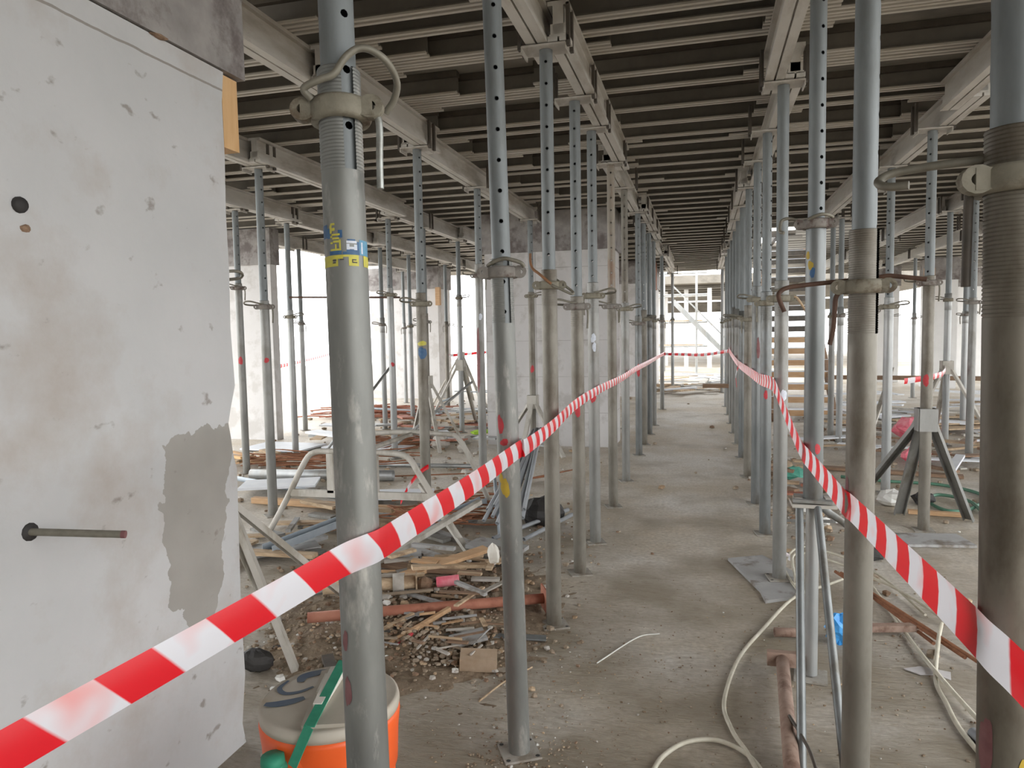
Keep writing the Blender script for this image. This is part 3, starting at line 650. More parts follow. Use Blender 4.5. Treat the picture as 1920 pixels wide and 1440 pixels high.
row('far right', 4.1, [(-.5, 11.5, 1.6, 'pale', []), (0, 13.0, 1.6, 'pale', []), (0, 16.0, 1.6, 'pale', [])], 'far right')

# ================================================================ folding tripods
def tripod(label, c, zt, feet, style='channel', m='palepaint', leg_w=.055):
    e = empty('folding_tripod', (c[0], c[1], 0), 0, label, 'tripod', 'folding tripods round the props')
    b = MB()
    if style == 'tube': b.box((0, 0, zt), (.17, .12, .014)); b.box((-.06, 0, zt+.012), (.03, .05, .03)); b.box((.06, 0, zt+.012), (.03, .05, .03))
    else:
        for s in (-1, 1): b.box((s*.058, 0, zt), (.012, .10, .16)); b.box((0, s*.055, zt), (.11, .012, .16))
    b.build('clamp', M[m], e)
    for f in feet:
        d = Vector((f[0]-c[0], f[1]-c[1], 0)); h = Vector((d.x, d.y, 0)).normalized()*.07
        b = MB()
        if style == 'tube': 
            if len(f) == 4: h = Vector((f[2], f[3], 0))/.6
            pts = [(h.x*.6, h.y*.6, zt-.005), (d.x*.5+h.x*.3, d.y*.5+h.y*.3, zt*.5), (d.x, d.y, .014)] if len(f) != 3 else [(h.x*.6, h.y*.6, zt-.005), (d.x*.8, d.y*.8, zt*.55), (d.x, d.y, .02)]
            b.tube(arc(pts, 4), .0155, 12)
        else:
            a = Vector((h.x, h.y, zt-.02)); q = Vector((d.x, d.y, .012)); t = (q-a).normalized(); sd = t.cross(Vector((0, 0, 1))).normalized(); nn = sd.cross(t)
            b.bar(a, q, leg_w, .005, up=nn)
            for s in (-1, 1): b.bar(a+sd*s*leg_w/2-nn*.013, q+sd*s*leg_w/2-nn*.013, .005, .026, up=nn)
        b.build('leg', M['greytube' if style == 'tube' else m], e)
    return e
tripod('tubular folding tripod with bent legs around a prop right of the walkway', (.44, 3.13), .742, [(.318, 2.43, -.055, -.03), (.455, 2.46, .012, -.05), (.83, 3.95, 1)], 'tube')
tripod('channel-legged tripod showing past the end of the bare concrete wall', (-2.0, 2.56), .80, [(-1.72, 2.70), (-1.70, 3.35), (-2.13, 3.17)], leg_w=.05)
tripod('tripod with broad dark-bottomed legs around the muddy prop on the right', (1.53, 5.62), .80, [(1.47, 6.05), (1.93, 5.95), (1.18, 6.3)], leg_w=.07, m='dusty')
tripod('tripod with a square clamp before the concrete block', (-2.0, 8.46), .62, [(-2.05, 8.0), (-1.55, 8.1), (-2.5, 8.75)], leg_w=.05)
tripod('slim tripod beside the brown prop in the middle left row', (-3.43, 8.6), .85, [(-3.1, 8.15), (-2.95, 8.7), (-3.8, 8.9)], leg_w=.04)
tripod('pale tripod at the far left in front of the bright opening', (-3.44, 9.97), 1.0, [(-3.95, 9.7), (-2.9, 10.2), (-3.4, 10.6)], leg_w=.05)
tripod('small far tripod before the white columns on the left', (-4.85, 14.1), 1.0, [(-5.4, 13.8), (-4.3, 13.8), (-4.8, 14.7)], leg_w=.06)
tripod('far tripod beyond the muddy prop on the right', (2.85, 9.7), .95, [(2.3, 9.4), (3.3, 9.3), (2.9, 10.3)], leg_w=.05)

# ================================================================ barrier tapes
def tape(name, label, pts, wid, m, group=None, tilt=0.0, k=8, bowh=.0035):
    P = arc(pts, k) if k > 1 else [Vector(p) for p in pts]
    vs, uv, fs = [], [], []; u = 0; NW = 4
    for i, p in enumerate(P):
        t = (P[min(i+1, len(P)-1)]-P[max(i-1, 0)]).normalized()
        up = Vector((0, 0, 1))
        nrm = t.cross(up).normalized(); up = (up*math.cos(tilt)+nrm*math.sin(tilt))
        if i: u += (p-P[i-1]).length
        for j in range(NW+1):
            q = j/NW-.5; bow = bowh*math.cos(q*PI)
            vs.append(p+up*q*wid+nrm*bow); uv.append((u, -q*wid))
    for i in range(len(P)-1):
        for j in range(NW): a = i*(NW+1)+j; fs.append((a, a+NW+1, a+NW+2, a+1))
    b = MB(); b.add(vs, fs, 0, True); o = b.build(name, m, uv=uv)
    return tag(o, label, 'barrier tape', group)
TL = mat_tape('tape_left', .155, .47, -.75, 0, .65); TR = mat_tape('tape_right', .185, .47, .1, 7, .1)
lp = [(-0.8, 0.53, 0.984), (-0.769, 0.621, 1.001), (-0.7, 0.8, 1.034), (-0.64, 0.965, 1.063), (-0.6, 1.075, 1.083), (-0.578, 1.115, 1.09), (-0.563, 1.142, 1.093), (-0.559, 1.17, 1.094), (-0.559, 1.25, 1.0935)]
tape('barrier_tape', 'red and white tape slung across the left prop row, front end nearest', lp+[(-.562, 1.7, 1.0895), (-.585, 2.262, 1.083), (-.575, 2.34, 1.083), (-.62, 3.0, 1.065), (-.672, 3.9, 1.07), (-.676, 4.9, 1.072), (-.676, 6.2, 1.055), (-.675, 7.6, 1.062), (-.675, 9.2, 1.05), (-.675, 10.4, 1.045), (-.68, 13.35, 1.03)], .059, TL, k=6)
RT = [(.462, .88, .945), (.445, .98, .962), (.43, 1.06, .978), (.417, 1.12, .990), (.407, 1.17, .996), (.404, 1.25, .998)]
tape('barrier_tape', 'red and white tape crossing low over the lower right corner', RT+[(.403, 1.6, .985), (.399, 2.09, .968), (.390, 2.18, .969), (.393, 2.4, .966), (.398, 2.9, .958), (.397, 3.13, .959), (.393, 3.4, 1.0), (.388, 3.9, 1.09), (.384, 4.28, 1.148), (.383, 5.2, 1.115), (.383, 6.2, 1.10), (.383, 8.4, 1.075), (.384, 10.4, 1.11), (.384, 11.45, 1.15)], .078, TR, k=6, bowh=.006)
T2 = mat_tape('tape_far', .22, .5, .2, 0, .3)
tape('barrier_tape', 'thin tape strung across the far end of the walkway', [(-.68, 13.42, 1.02), (-.35, 12.9, 1.03), (0, 12.3, 1.04), (.384, 11.55, 1.12)], .05, T2, k=3)
tape('barrier_tape', 'tape end hanging from the far right walkway prop', [(.39, 8.38, 1.05), (.36, 8.36, .95), (.37, 8.35, .8)], .04, T2, k=3)
tape('barrier_tape', 'distant red tape across the bright left opening', [(-6.25, 9.45, 1.0), (-7.4, 12.5, 1.02), (-8.6, 16.0, 1.1)], .06, T2, k=3)
tape('barrier_tape', 'distant tape beyond the white columns on the left', [(-5.745, 15.7, .95), (-4.6, 16.3, 1.03), (-2.61, 16.6, 1.1)], .06, T2, k=3)
tape('barrier_tape', 'distant tape across the right bays beside a muddy prop', [(1.7, 6.9, .98), (2.2, 7.6, 1.0), (3.2, 11.0, .92)], .05, T2, k=3)
tape('barrier_tape', 'scrap of tape knotted on the brown prop with the banded label', [(-1.96, 4.90, .49), (-2.02, 4.89, .45), (-2.10, 4.88, .36), (-2.17, 4.85, .22)], .035, mat_tape('tape_scrap', .3, .8, .2, 0, .2), k=3)
tape('barrier_tape', 'tape scrap on the floor behind the plywood sheet', [(.44, 4.62, .03), (.48, 4.66, .06), (.53, 4.68, .03)], .04, T2, k=3)

# ================================================================ details on the near wall
e = empty('tie_bar', (-1.605, 1.37, 1.0), 0, 'steel bar with a red tip sticking out of the bare concrete wall', 'bar')
b = MB(); b.tube([(-.10, -.04, .008), (0, 0, 0), (.205, .079, -.017)], .0095, 12); b.build('shaft', M['rod'], e)
b = MB(); b.tube([(.2, .0770, -.0166), (.209, .0805, -.0173)], .0098, 12); b.build('tip', M['darkred'], e)
b = MB(); b.lathe([(0, .004), (.022, .004), (.024, -.004), (.016, -.01)], 12); o = b.build('socket', M['black'], e); o.rotation_euler = (0, PI/2, 0)
b = MB(); b.lathe([(.0, .012), (.017, .012), (.02, .006), (.02, -.01)], 14); o = b.build('cone_plug', M['black'], None, (-1.605, 1.399, 1.80)); o.rotation_euler = (0, PI/2, 0)
tag(o, 'black plastic cone plug in the upper left of the bare concrete wall', 'plug')
b = MB(); b.lump((0, 0, 0), (.012, .03, .02), 3); tag(b.build('chipped_plug', M['woodd'], None, (-1.604, 1.413, 1.746)), 'small broken plug just below the black cone plug in the wall', 'plug')
b = MB(); b.box((0, 0, 0), (.07, .085, .25)); tag(b.build('timber_stub', M['timber'], None, (-1.655, 2.262, 2.26)), 'yellow timber stub upright at the top corner of the bare concrete wall', 'timber')
b = MB(); b.lump((0, 0, 0), (.03, .07, .014), 5); tag(b.build('timber_splinter', M['woodd'], None, (-1.60, 1.9, 2.387)), 'dark splinter caught under the beam form above the wall', 'splinter')

# ================================================================ orange water cooler
e = empty('water_cooler', (-.975, 1.68, 0), 0, 'orange drum water cooler with a cream lid and blue scrawl, by the wall', 'cooler')
b = MB(); b.lathe([(0, .002), (.150, .002), (.158, .012), (.163, .06), (.166, .10), (.172, .11), (.172, .25), (.168, .26), (.170, .30), (.176, .31), (.180, .40), (.186, .45), (.184, .466), (.17, .468)], 48)
b.build('body', M['orange'], e)
b = MB(); b.lathe([(.0, .498), (.15, .498), (.165, .494), (.176, .497), (.183, .492), (.186, .478), (.184, .464), (.17, .462)], 48)
b.build('lid', M['lid'], e)
# moulded bar across the lid, the strap over it, the spray scrawl
b = MB()
def slab(P, z0, z1):
    k = len(P); b.add([(x, y, z0) for x, y in P]+[(x, y, z1) for x, y in P], [tuple(range(k))[::-1], tuple(range(k, 2*k))]+[(i, (i+1) % k, k+(i+1) % k, k+i) for i in range(k)])
slab([(.012, -.165), (.115, -.13), (-.01, .178), (-.088, .110)], .494, .505); b.build('lid_bar', M['lid'], e)
b = MB(); slab([(.008, -.10), (.03, -.095), (-.012, .115), (-.05, .095)], .505, .528); slab([(-.03, -.02), (.0, -.02), (-.03, .09), (-.06, .08)], .505, .514); b.build('lid_handle', M['lidwhite'], e)
def stroke(pts, wd, h=.4995, name='spray_scrawl'):
    P = arc(pts, 6); vs = []; fs = []
    for i, p in enumerate(P):
        t = (P[min(i+1, len(P)-1)]-P[max(i-1, 0)]).normalized(); s = Vector((-t.y, t.x, 0)); k = .45+.55*math.sin(PI*min(1, max(0, (i+1)/(len(P)+1))))
        vs += [(p.x-s.x*wd*k, p.y-s.y*wd*k, h), (p.x+s.x*wd*k, p.y+s.y*wd*k, h)]
    for i in range(len(P)-1): fs.append((2*i, 2*i+1, 2*i+3, 2*i+2))
    b = MB(); b.add(vs, fs, 0, True); return b
bb = stroke([(-.075, .125, 0), (-.10, .105, 0), (-.125, .075, 0), (-.118, .045, 0)], .017); w2 = stroke([(-.155, .045, 0), (-.155, .0, 0), (-.125, -.022, 0), (-.09, -.005, 0), (-.068, .03, 0)], .008); bb.add(w2.v, w2.f)
w2 = stroke([(-.145, -.085, 0), (-.115, -.078, 0), (-.085, -.058, 0), (-.06, -.030, 0)], .016); bb.add(w2.v, w2.f)
bb.build('spray_scrawl', M['spray'], e)
b = MB(); b.bar((-.018, .11, .540), (.046, -.184, .517), .028, .003); b.bar((.046, -.184, .517), (.010, -.208, .425), .026, .003, up=(.2, 1, 0)); b.bar((-.018, .11, .540), (-.03, .19, .44), .026, .003, up=(0, 1, 0))
b.build('strap', M['strap'], e)
b = MB(); b.tube([(-.035, -.16, .405), (-.045, -.215, .41), (-.05, -.235, .375)], .018, 12); b.lathe([(0, .02), (.028, .018), (.03, .0), (.02, -.01)], 14, c=(-.045, -.205, .425)); b.build('tap', M['strap'], e)
b = MB(); b.bar((.0, -.178, .415), (.085, -.150, .445), .016, .03); b.build('handle_recess', M['orange'], e)

# ================================================================ things lying on the left
def lying(name, label, cat, a, bb, r, m, group=None, hollow=True):
    b = MB(); mid = (Vector(a)+Vector(bb))/2
    if hollow: b.pipe(Vector(a)-mid, Vector(bb)-mid, r, min(.004, r*.25), 14)
    else: b.tube([Vector(a)-mid, Vector(bb)-mid], r, 10)
    return tag(b.build(name, M[m], None, mid), label, cat, group)
def plank(name, label, cat, a, bb, wd, h, m, group=None, up=(0, 0, 1)):
    b = MB(); mid = (Vector(a)+Vector(bb))/2; b.bar(Vector(a)-mid, Vector(bb)-mid, wd, h, up=up)
    return tag(b.build(name, M[m], None, mid), label, cat, group)
def laid_prop(label, a, bb, r, m, flange):
    a = Vector(a); bb = Vector(bb); mid = (a+bb)/2; t = (bb-a).normalized()
    e = empty('laid_prop', mid, 0, label, 'prop')
    b = MB(); b.pipe(a-mid, bb-mid, r, .004, 18); b.build('tube', M[m], e)
    n = t; u = Vector((0, 0, 1)); s = n.cross(u).normalized(); u = s.cross(n)
    b = MB(); R = Matrix((n, s, u)).transposed(); b.box(bb-mid+n*.004, (.008, flange, flange), R=R); b.build('flange', M[m], e)
    return e
laid_prop('red rusty prop lying across the rubble, flange end by the walkway', (-1.86, 3.02, .10), (-.80, 3.55, .085), .026, 'rust', .12)
e = laid_prop('dusty cream prop lying behind the red rusty one', (-1.95, 3.33, .13), (-1.50, 3.52, .13), .034, 'wood', .09)
b = MB(); b.lathe([(.035, -.03), (.05, -.03), (.05, .03), (.035, .03)], 18); o = b.build('collar_nut', M['stone'], e); o.rotation_euler = (PI/2, 0, math.atan2(.19, .45)-PI/2); o.location = (.14, .06, 0)
b = MB(); b.lump((0, 0, 0), (.09, .08, .09), 4); o = b.build('collar_end', M['woodd'], e); o.location = (.27, .11, -.01)
plank('steel_flat', 'long grey steel flat lying from the red prop to the walkway', 'steel bar', (-1.55, 3.05, .06), (-.72, 3.24, .012), .05, .008, 'galv')
# trestle frame
e = empty('trestle', (-2.3, 4.5, 0), 0, 'bent-tube trestle frame standing behind the big stickered prop', 'trestle')
b = MB(); b.tube(arc([(-.78, 0, .012), (-.60, 0, .30), (-.44, 0, .58), (-.36, 0, .645), (-.25, 0, .655), (0, 0, .655), (.26, 0, .652), (.36, 0, .62), (.44, 0, .5), (.60, 0, .25), (.76, 0, .012)], 4), .021, 12); b.build('hoop', M['palepaint'], e)
b = MB(); b.bar((-.56, 0, .35), (.54, 0, .36), .03, .05); b.build('rail', M['palepaint'], e)
for x in (-.24, .1):
    b = MB(); b.bar((x, 0, .36), (x, 0, .64), .05, .03, up=(0, 1, 0)); b.build('post', M['palepaint'], e)
b = MB(); b.tube(arc([(-.7, .9, .012), (-.44, .9, .58), (-.25, .9, .66), (.26, .9, .66), (.44, .9, .58), (.7, .9, .012)], 4), .021, 12); b.build('hoop', M['palepaint'], e)
b = MB(); b.tube([(0, 0, .655), (0, .9, .655)], .018, 10); b.build('crossbar', M['palepaint'], e)
# aluminium channel, boards
def channel(label, a, bb, wd=.09, h=.05, m='bluesteel'):
    a = Vector(a); bb = Vector(bb); mid = (a+bb)/2; t = (bb-a).normalized(); s = t.cross(Vector((0, 0, 1))).normalized(); n = s.cross(t)
    b = MB(); b.bar(a-mid, bb-mid, wd, .004)
    for k in (-1, 1): b.bar(a-mid+s*k*wd/2+n*h/2, bb-mid+s*k*wd/2+n*h/2, .004, h)
    return tag(b.build('steel_channel', M[m], None, mid), label, 'channel')
channel('blue-grey steel channel pointing into the rubble by the wall', (-2.75, 4.02, .06), (-2.50, 5.0, .09))
channel('short steel channel beside the tripod leg near the rusty rebar', (-1.95, 4.75, .05), (-1.68, 5.35, .12), .07)
plank('plywood_offcut', 'grey plywood offcut under the steel channel by the wall', 'board', (-2.98, 4.05, .03), (-2.62, 4.4, .03), .3, .012, 'plygrey')
lying('pipe', 'blue-grey pipe lying slantwise behind the trestle', 'pipe', (-4.6, 6.2, .05), (-2.75, 5.5, .04), .025, 'bluesteel')
lying('pipe', 'thick dusty prop tube lying by the left props', 'pipe', (-4.5, 6.35, .057), (-3.0, 6.55, .057), .055, 'pale')
lying('pipe', 'thin galvanised tube propped behind the trestle', 'pipe', (-3.6, 7.2, .03), (-2.4, 7.3, .03), .024, 'pale')
plank('timber_batten', 'ochre timber batten on the floor before the trestle', 'timber', (-3.85, 5.45, .03), (-2.2, 5.35, .03), .06, .05, 'woodo')
# prop raker: slanted tube in the middle left
for (a, c, txt) in [((-3.75, 8.0, .03), (-3.05, 9.3, .80), 'thin slanted tube leaning in the inner left bay'), ((-4.4, 7.6, .03), (-4.1, 9.0, 1.05), 'thin slanted tube leaning before the bright opening')]:
    lying('raker', txt, 'tube', a, c, .018, 'pale')
# pale slanted bars near the rubble
plank('slat', 'pale slat leaning over the rusty rebar heap', 'bar', (-1.98, 3.78, .05), (-1.52, 4.75, .28), .045, .03, 'palepaint')
plank('slat', 'grey slat crossing the rebar heap downwards to the right', 'bar', (-2.05, 4.95, .34), (-1.50, 4.40, .03), .035, .03, 'palepaint')
plank('slat', 'flat grey slat lying low left of the cream prop', 'bar', (-2.15, 3.35, .05), (-1.60, 3.85, .10), .06, .012, 'dusty')
plank('slat', 'short slat in the rubble beside the pale slat', 'bar', (-1.75, 3.75, .07), (-1.55, 3.60, .05), .05, .014, 'dusty')
plank('board', 'orange-brown broken board in the rubble behind the cream prop', 'board', (-1.62, 3.62, .12), (-1.25, 4.02, .18), .09, .02, 'woodo')
plank('board', 'pale splintered board lying over the orange-brown one', 'board', (-1.58, 3.66, .16), (-1.22, 3.9, .12), .05, .02, 'wood')
plank('board', 'grey slab board on a timber beside the rubble', 'board', (-1.48, 4.45, .08), (-1.12, 4.38, .06), .2, .025, 'plygrey')
plank('board', 'dark board lying under the grey slab board', 'board', (-1.55, 4.30, .03), (-1.08, 4.18, .03), .07, .03, 'dark')
plank('batten', 'thin orange batten slanting in the near rubble', 'timber', (-1.45, 2.83, .03), (-1.22, 3.28, .10), .02, .02, 'woodo')
plank('batten', 'second orange batten crossing it in the near rubble', 'timber', (-1.55, 2.95, .04), (-1.38, 3.2, .09), .02, .016, 'wood')
plank('slate_piece', 'flat grey plate scrap in the near rubble', 'plate', (-1.12, 3.02, .05), (-.98, 3.10, .07), .12, .014, 'plygrey')
plank('slate_piece', 'dark flat sheet below the red rusty prop', 'plate', (-1.45, 3.12, .05), (-1.28, 3.3, .07), .16, .014, 'dark')
b = MB(); b.box((0, 0, 0), (.16, .075, .085)); o = b.build('tan_block', M['brick'], None, (-.945, 2.885, .035)); o.rotation_euler = (.25, .05, .25); tag(o, 'tan block of rubble lying on the floor near the taped prop', 'block')
b = MB(); b.lump((0, 0, 0), (.07, .05, .13), 9, n=9, m=7); tag(b.build('work_glove', M['lidwhite'], None, (-1.16, 3.86, .2)), 'crumpled dirty white glove on the rubble behind the taped prop', 'glove')
b = MB(); b.lump((0, 0, 0), (.14, .10, .09), 11, n=8, m=6); tag(b.build('plaster_lump', M['lidwhite'], None, (-1.62, 3.98, .06)), 'pale pointed plaster lump under the slanting slat', 'rubble piece')
b = MB(); b.box((0, 0, 0), (.012, .09, .012)); o = b.build('red_marker', M['redpaint'], None, (-1.33, 2.98, .06)); o.rotation_euler = (.3, 0, -.5); tag(o, 'small red stick in the near rubble', 'stick')
b = MB(); b.lump((0, 0, 0), (.08, .06, .08), 21); tag(b.build('blue_scrap', M['blue'], None, (-1.62, 3.22, .05)), 'dark blue plastic scrap behind the red rusty prop', 'scrap')
b = MB(); b.tube([(-.06, 0, 0), (.06, 0, .01)], .028, 14); o = b.build('paper_tube', M['pink'], None, (-1.33, 3.56, .13)); o.rotation_euler = (0, 0, .3); tag(o, 'pink and white tube among the boards behind the cream prop', 'tube')
b = MB(); b.tube([(0, 0, 0), (.02, .02, .09)], .022, 12); b.lump((.0, 0, -.05), (.06, .05, .07), 2); tag(b.build('bottle_scrap', M['pink'], None, (-1.98, 3.72, .12)), 'red bottle scrap beside the foot of the slanting slat', 'bottle')
b = MB(); b.lump((0, 0, 0), (.05, .05, .07), 31); tag(b.build('foam_scrap', M['lidwhite'], None, (-1.93, 3.66, .05)), 'cream foam scrap below the red bottle scrap', 'scrap')
b = MB(); b.lump((0, 0, 0), (.17, .10, .10), 8, n=14, m=10, jag=.12); tag(b.build('black_bag', M['black'], None, (-1.90, 2.66, .05)), 'black rubber lump on the floor at the end of the wall', 'bag')
plank('dark_board', 'thin black strip lying behind the orange cooler', 'strip', (-1.95, 2.86, .012), (-1.6, 3.0, .012), .03, .012, 'black')
plank('dark_board', 'short dark wedge on the floor behind the cooler lid', 'wedge', (-1.62, 2.78, .03), (-1.50, 2.62, .03), .05, .04, 'dark')
# bundle of grey PVC pipes leaning against the tripod
q = random.Random(3)
for i in range(12):
    x = -1.42+.028*(i % 6)+q.uniform(-.008, .008); y = 5.05+.05*(i//6); l = q.uniform(-.10, .10)
    lying('conduit_pipe', 'grey plastic conduit pipe in the bundle leaning behind the taped prop', 'pipe', (x-.12+.03*(i % 6), y-.15+l, .10+.03*(i % 4)), (-1.36+.012*(i % 6), 5.75+.02*(i//6), .62+q.uniform(0, .05)), .0155, 'pvc', 'conduit pipes leaning in a bundle')
for i, (a, c) in enumerate([((-1.42, 4.72, .03), (-1.0, 5.35, .10)), ((-1.20, 4.74, .03), (-.95, 5.25, .09))]):
    lying('conduit_pipe', ['loose grey conduit on the floor below the pipe bundle, left one', 'loose grey conduit on the floor below the pipe bundle, right one'][i], 'pipe', a, c, .0155, 'pvc')
b = MB(); b.lump((0, 0, 0), (.34, .35, .22), 14, n=12, m=8, jag=.2); tag(b.build('black_sack', M['black'], None, (-1.18, 5.25, .10)), 'black sack under the leaning conduit bundle', 'sack')
lying('pipe', 'pale blue plastic pipe standing aslant just left of the taped prop', 'pipe', (-1.41, 4.86, .016), (-1.59, 5.35, .40), .014, 'bluesteel')
# rusty rebar heaps: each rod a thing
def rebar(n, c, sp, ln, ang, label, group, z=.02, m='rebar', r=.007, seed=1, curl=.08):
    q = random.Random(seed)
    for i in range(n):
        a = ang+q.uniform(-.35, .35); L = ln*q.uniform(.6, 1.1); x = c[0]+q.uniform(-1, 1)*sp[0]; y = c[1]+q.uniform(-1, 1)*sp[1]; zz = z+r+q.random()*.11
        d = Vector((math.cos(a), math.sin(a), 0)); s = Vector((-d.y, d.x, 0)); k = q.uniform(-curl, curl)
        P = [d*L*t+s*k*math.cos(t*3)+Vector((0, 0, q.uniform(-.012, .02))) for t in (-.5, -.25, 0, .25, .5)]
        b = MB(); b.tube(arc(P, 3), r, 6); tag(b.build('rebar_rod', M[m], None, (x, y, zz)), label, 'rebar', group)
rebar(26, (-1.85, 5.15), (.30, .35), .9, .1, 'rusty bent rebar rod in the heap behind the taped prop', 'rebar heap behind the taped prop', seed=2, curl=.2)
rebar(34, (-4.1, 7.2), (.5, .35), 1.3, .15, 'rusty rebar rod in the heap behind the trestle', 'rebar heap behind the trestle', seed=4)
rebar(26, (-3.9, 8.6), (.45, .3), 1.2, .6, 'rusty rebar rod in the heap between the middle left props', 'rebar heap between middle left props', seed=5)
rebar(30, (-5.7, 12.0), (.7, .7), 1.6, .3, 'red-brown rebar rod heaped in the bright far left', 'far left rebar heap', m='rust', seed=6, r=.012)
for i, (a, c) in enumerate([((-2.4, 6.1, .02), (-1.5, 6.9, .03)), ((-2.3, 5.9, .02), (-1.2, 7.3, .05)), ((-3.3, 6.6, .02), (-2.2, 6.9, .04)), ((-2.55, 7.2, .02), (-1.7, 7.0, .03))]):
    lying('rebar_rod', 'long thin rusty rod lying loose on the dusty floor left of the walkway', 'rebar', a, c, .007, 'rebar', 'loose rods on the left floor', False)
# timber heaps on the left
def heap(n, c, sp, ln, label, group, mats, seed, wd=(.04, .12), th=(.012, .03), z=.03, zspan=.12, name='timber_offcut', cat='timber'):
    q = random.Random(seed)
    for i in range(n):
        a = q.uniform(-.6, .6)+(PI/2 if q.random() < .2 else 0); L = ln*q.uniform(.35, 1.0); x = c[0]+q.uniform(-1, 1)*sp[0]; y = c[1]+q.uniform(-1, 1)*sp[1]
        d = Vector((math.cos(a), math.sin(a), q.uniform(-.06, .06)))*L/2; p = Vector((x, y, z+q.random()*zspan))
        plank(name, label, cat, p-d, p+d, q.uniform(*wd), q.uniform(*th), q.choice(mats), group)
heap(12, (-5.0, 7.05), (.3, .3), .7, 'yellow-brown timber offcut piled by the left wall end', 'timber pile at the left', ['woodo', 'timber', 'wood'], 11)
heap(34, (-1.45, 3.75), (.38, .40), .36, 'splintered board in the rubble heap left of the walkway', 'splintered boards in the rubble heap', ['wood', 'wood', 'woodo', 'woodd', 'stone', 'plygrey', 'rubble'], 12, (.010, .045), (.005, .02), .08, .08)
heap(32, (-1.25, 3.05), (.32, .20), .17, 'small wood splinter in the near edge of the rubble heap', 'splinters at the near edge', ['wood', 'rubble', 'woodo', 'woodd', 'stone', 'plygrey'], 13, (.005, .022), (.004, .012), .06, .05)
heap(34, (-2.4, 4.6), (.7, .7), .5, 'weathered board scrap strewn between the wall end and trestle', 'board scraps by the trestle', ['wood', 'woodd', 'dusty', 'plygrey'], 14, (.03, .1), (.012, .03), .015, .05)
heap(38, (-3.6, 9.6), (1.6, 1.2), .9, 'pale board strewn across the bright left bays', 'boards in the left bays', ['insul', 'wood', 'rust', 'dusty', 'pale'], 15, (.05, .25), (.012, .03), .015, .12)
heap(22, (-3.8, 12.5), (1.6, 1.4), 1.4, 'pale tube or board stacked in the far left bays', 'far left stacked boards', ['insul', 'pale', 'wood', 'bluesteel'], 16, (.06, .2), (.012, .03), .02, .35)
heap(16, (-.1, 19.5), (.9, 2.2), 1.6, 'bleached board scattered at the far end of the walkway', 'boards at the far end', ['insul', 'wood', 'pale'], 17, (.1, .25), (.012, .03), .02, .2)
heap(28, (2.6, 9.2), (1.3, 1.6), .9, 'board scrap littering the right-hand bays', 'board scraps in the right bays', ['wood', 'palepaint', 'insul', 'insul', 'woodd'], 18, (.04, .2), (.012, .03), .015, .1)
heap(22, (3.6, 13.5), (1.8, 2.0), 1.2, 'pale board heaped in the far right bays', 'far right boards', ['insul', 'wood', 'insul', 'palepaint'], 19, (.08, .25), (.012, .03), .02, .3)
heap(12, (.82, 6.9), (.15, .9), .3, 'scrap of board behind the right walkway props', 'scraps behind the right props', ['wood', 'rust', 'woodd', 'insul'], 20, (.03, .1), (.012, .03), .02, .12)
heap(18, (-.25, 17.6), (.75, 1.0), 1.4, 'bleached plank stacked before the far scaffold', 'planks before the far scaffold', ['insul', 'wood', 'palepaint'], 23, (.1, .22), (.02, .04), .02, .14)
heap(24, (3.0, 11.6), (1.1, 1.1), 1.1, 'pale sheet or board stacked behind the muddy prop on the right', 'boards behind the muddy prop', ['insul', 'insul', 'wood', 'palepaint', 'wood'], 24, (.1, .3), (.015, .03), .02, .14)
for i, (x, y, sx, sy) in enumerate([(-4.2, 8.4, 1.1, .5), (-5.3, 8.2, .9, .6), (-3.6, 9.2, .9, .4), (-2.7, 5.75, .8, .35), (-3.9, 5.95, .7, .4)]):
    b = MB(); b.box((0, 0, 0), (sx, sy, .02)); o = b.build('white_sheet', M['insul'], None, (x, y, .02+.012*i)); o.rotation_euler = (0, 0, .15*i-.2); tag(o, ['wide pale sheet on the floor behind the middle left props', 'pale sheet flat by the foot of the left column', 'pale sheet beyond the slim tripod', 'pale sheet on the floor under the trestle', 'pale sheet under the blue-grey pipe'][i], 'sheet')
b = MB(); b.lump((0, 0, 0), (.36, .22, .08), 17, n=9); tag(b.build('lime_cloth', M['lime'], None, (-3.05, 9.75, .04)), 'lime green rag on the floor left of the concrete block', 'rag')
b = MB(); b.lathe([(0, 0), (.11, 0), (.14, .28), (.13, .28), (.105, .02)], 18); tag(b.build('bucket', M['bluesteel'], None, (-3.1, 11.2, 0)), 'blue-grey bucket among the debris left of the concrete block', 'bucket')
for i, (x, y, s) in enumerate([(-3.05, 8.95, .2), (-3.25, 8.55, .26), (-2.9, 8.4, .14), (-2.35, 6.9, .12)]):
    b = MB(); b.lump((0, 0, 0), (s, s*.8, s*.7), 40+i, n=9); tag(b.build('concrete_lump', M['stone'], None, (x, y, s*.3)), 'broken concrete lump by the slim tripod left of the walkway', 'concrete lump', 'broken concrete lumps')
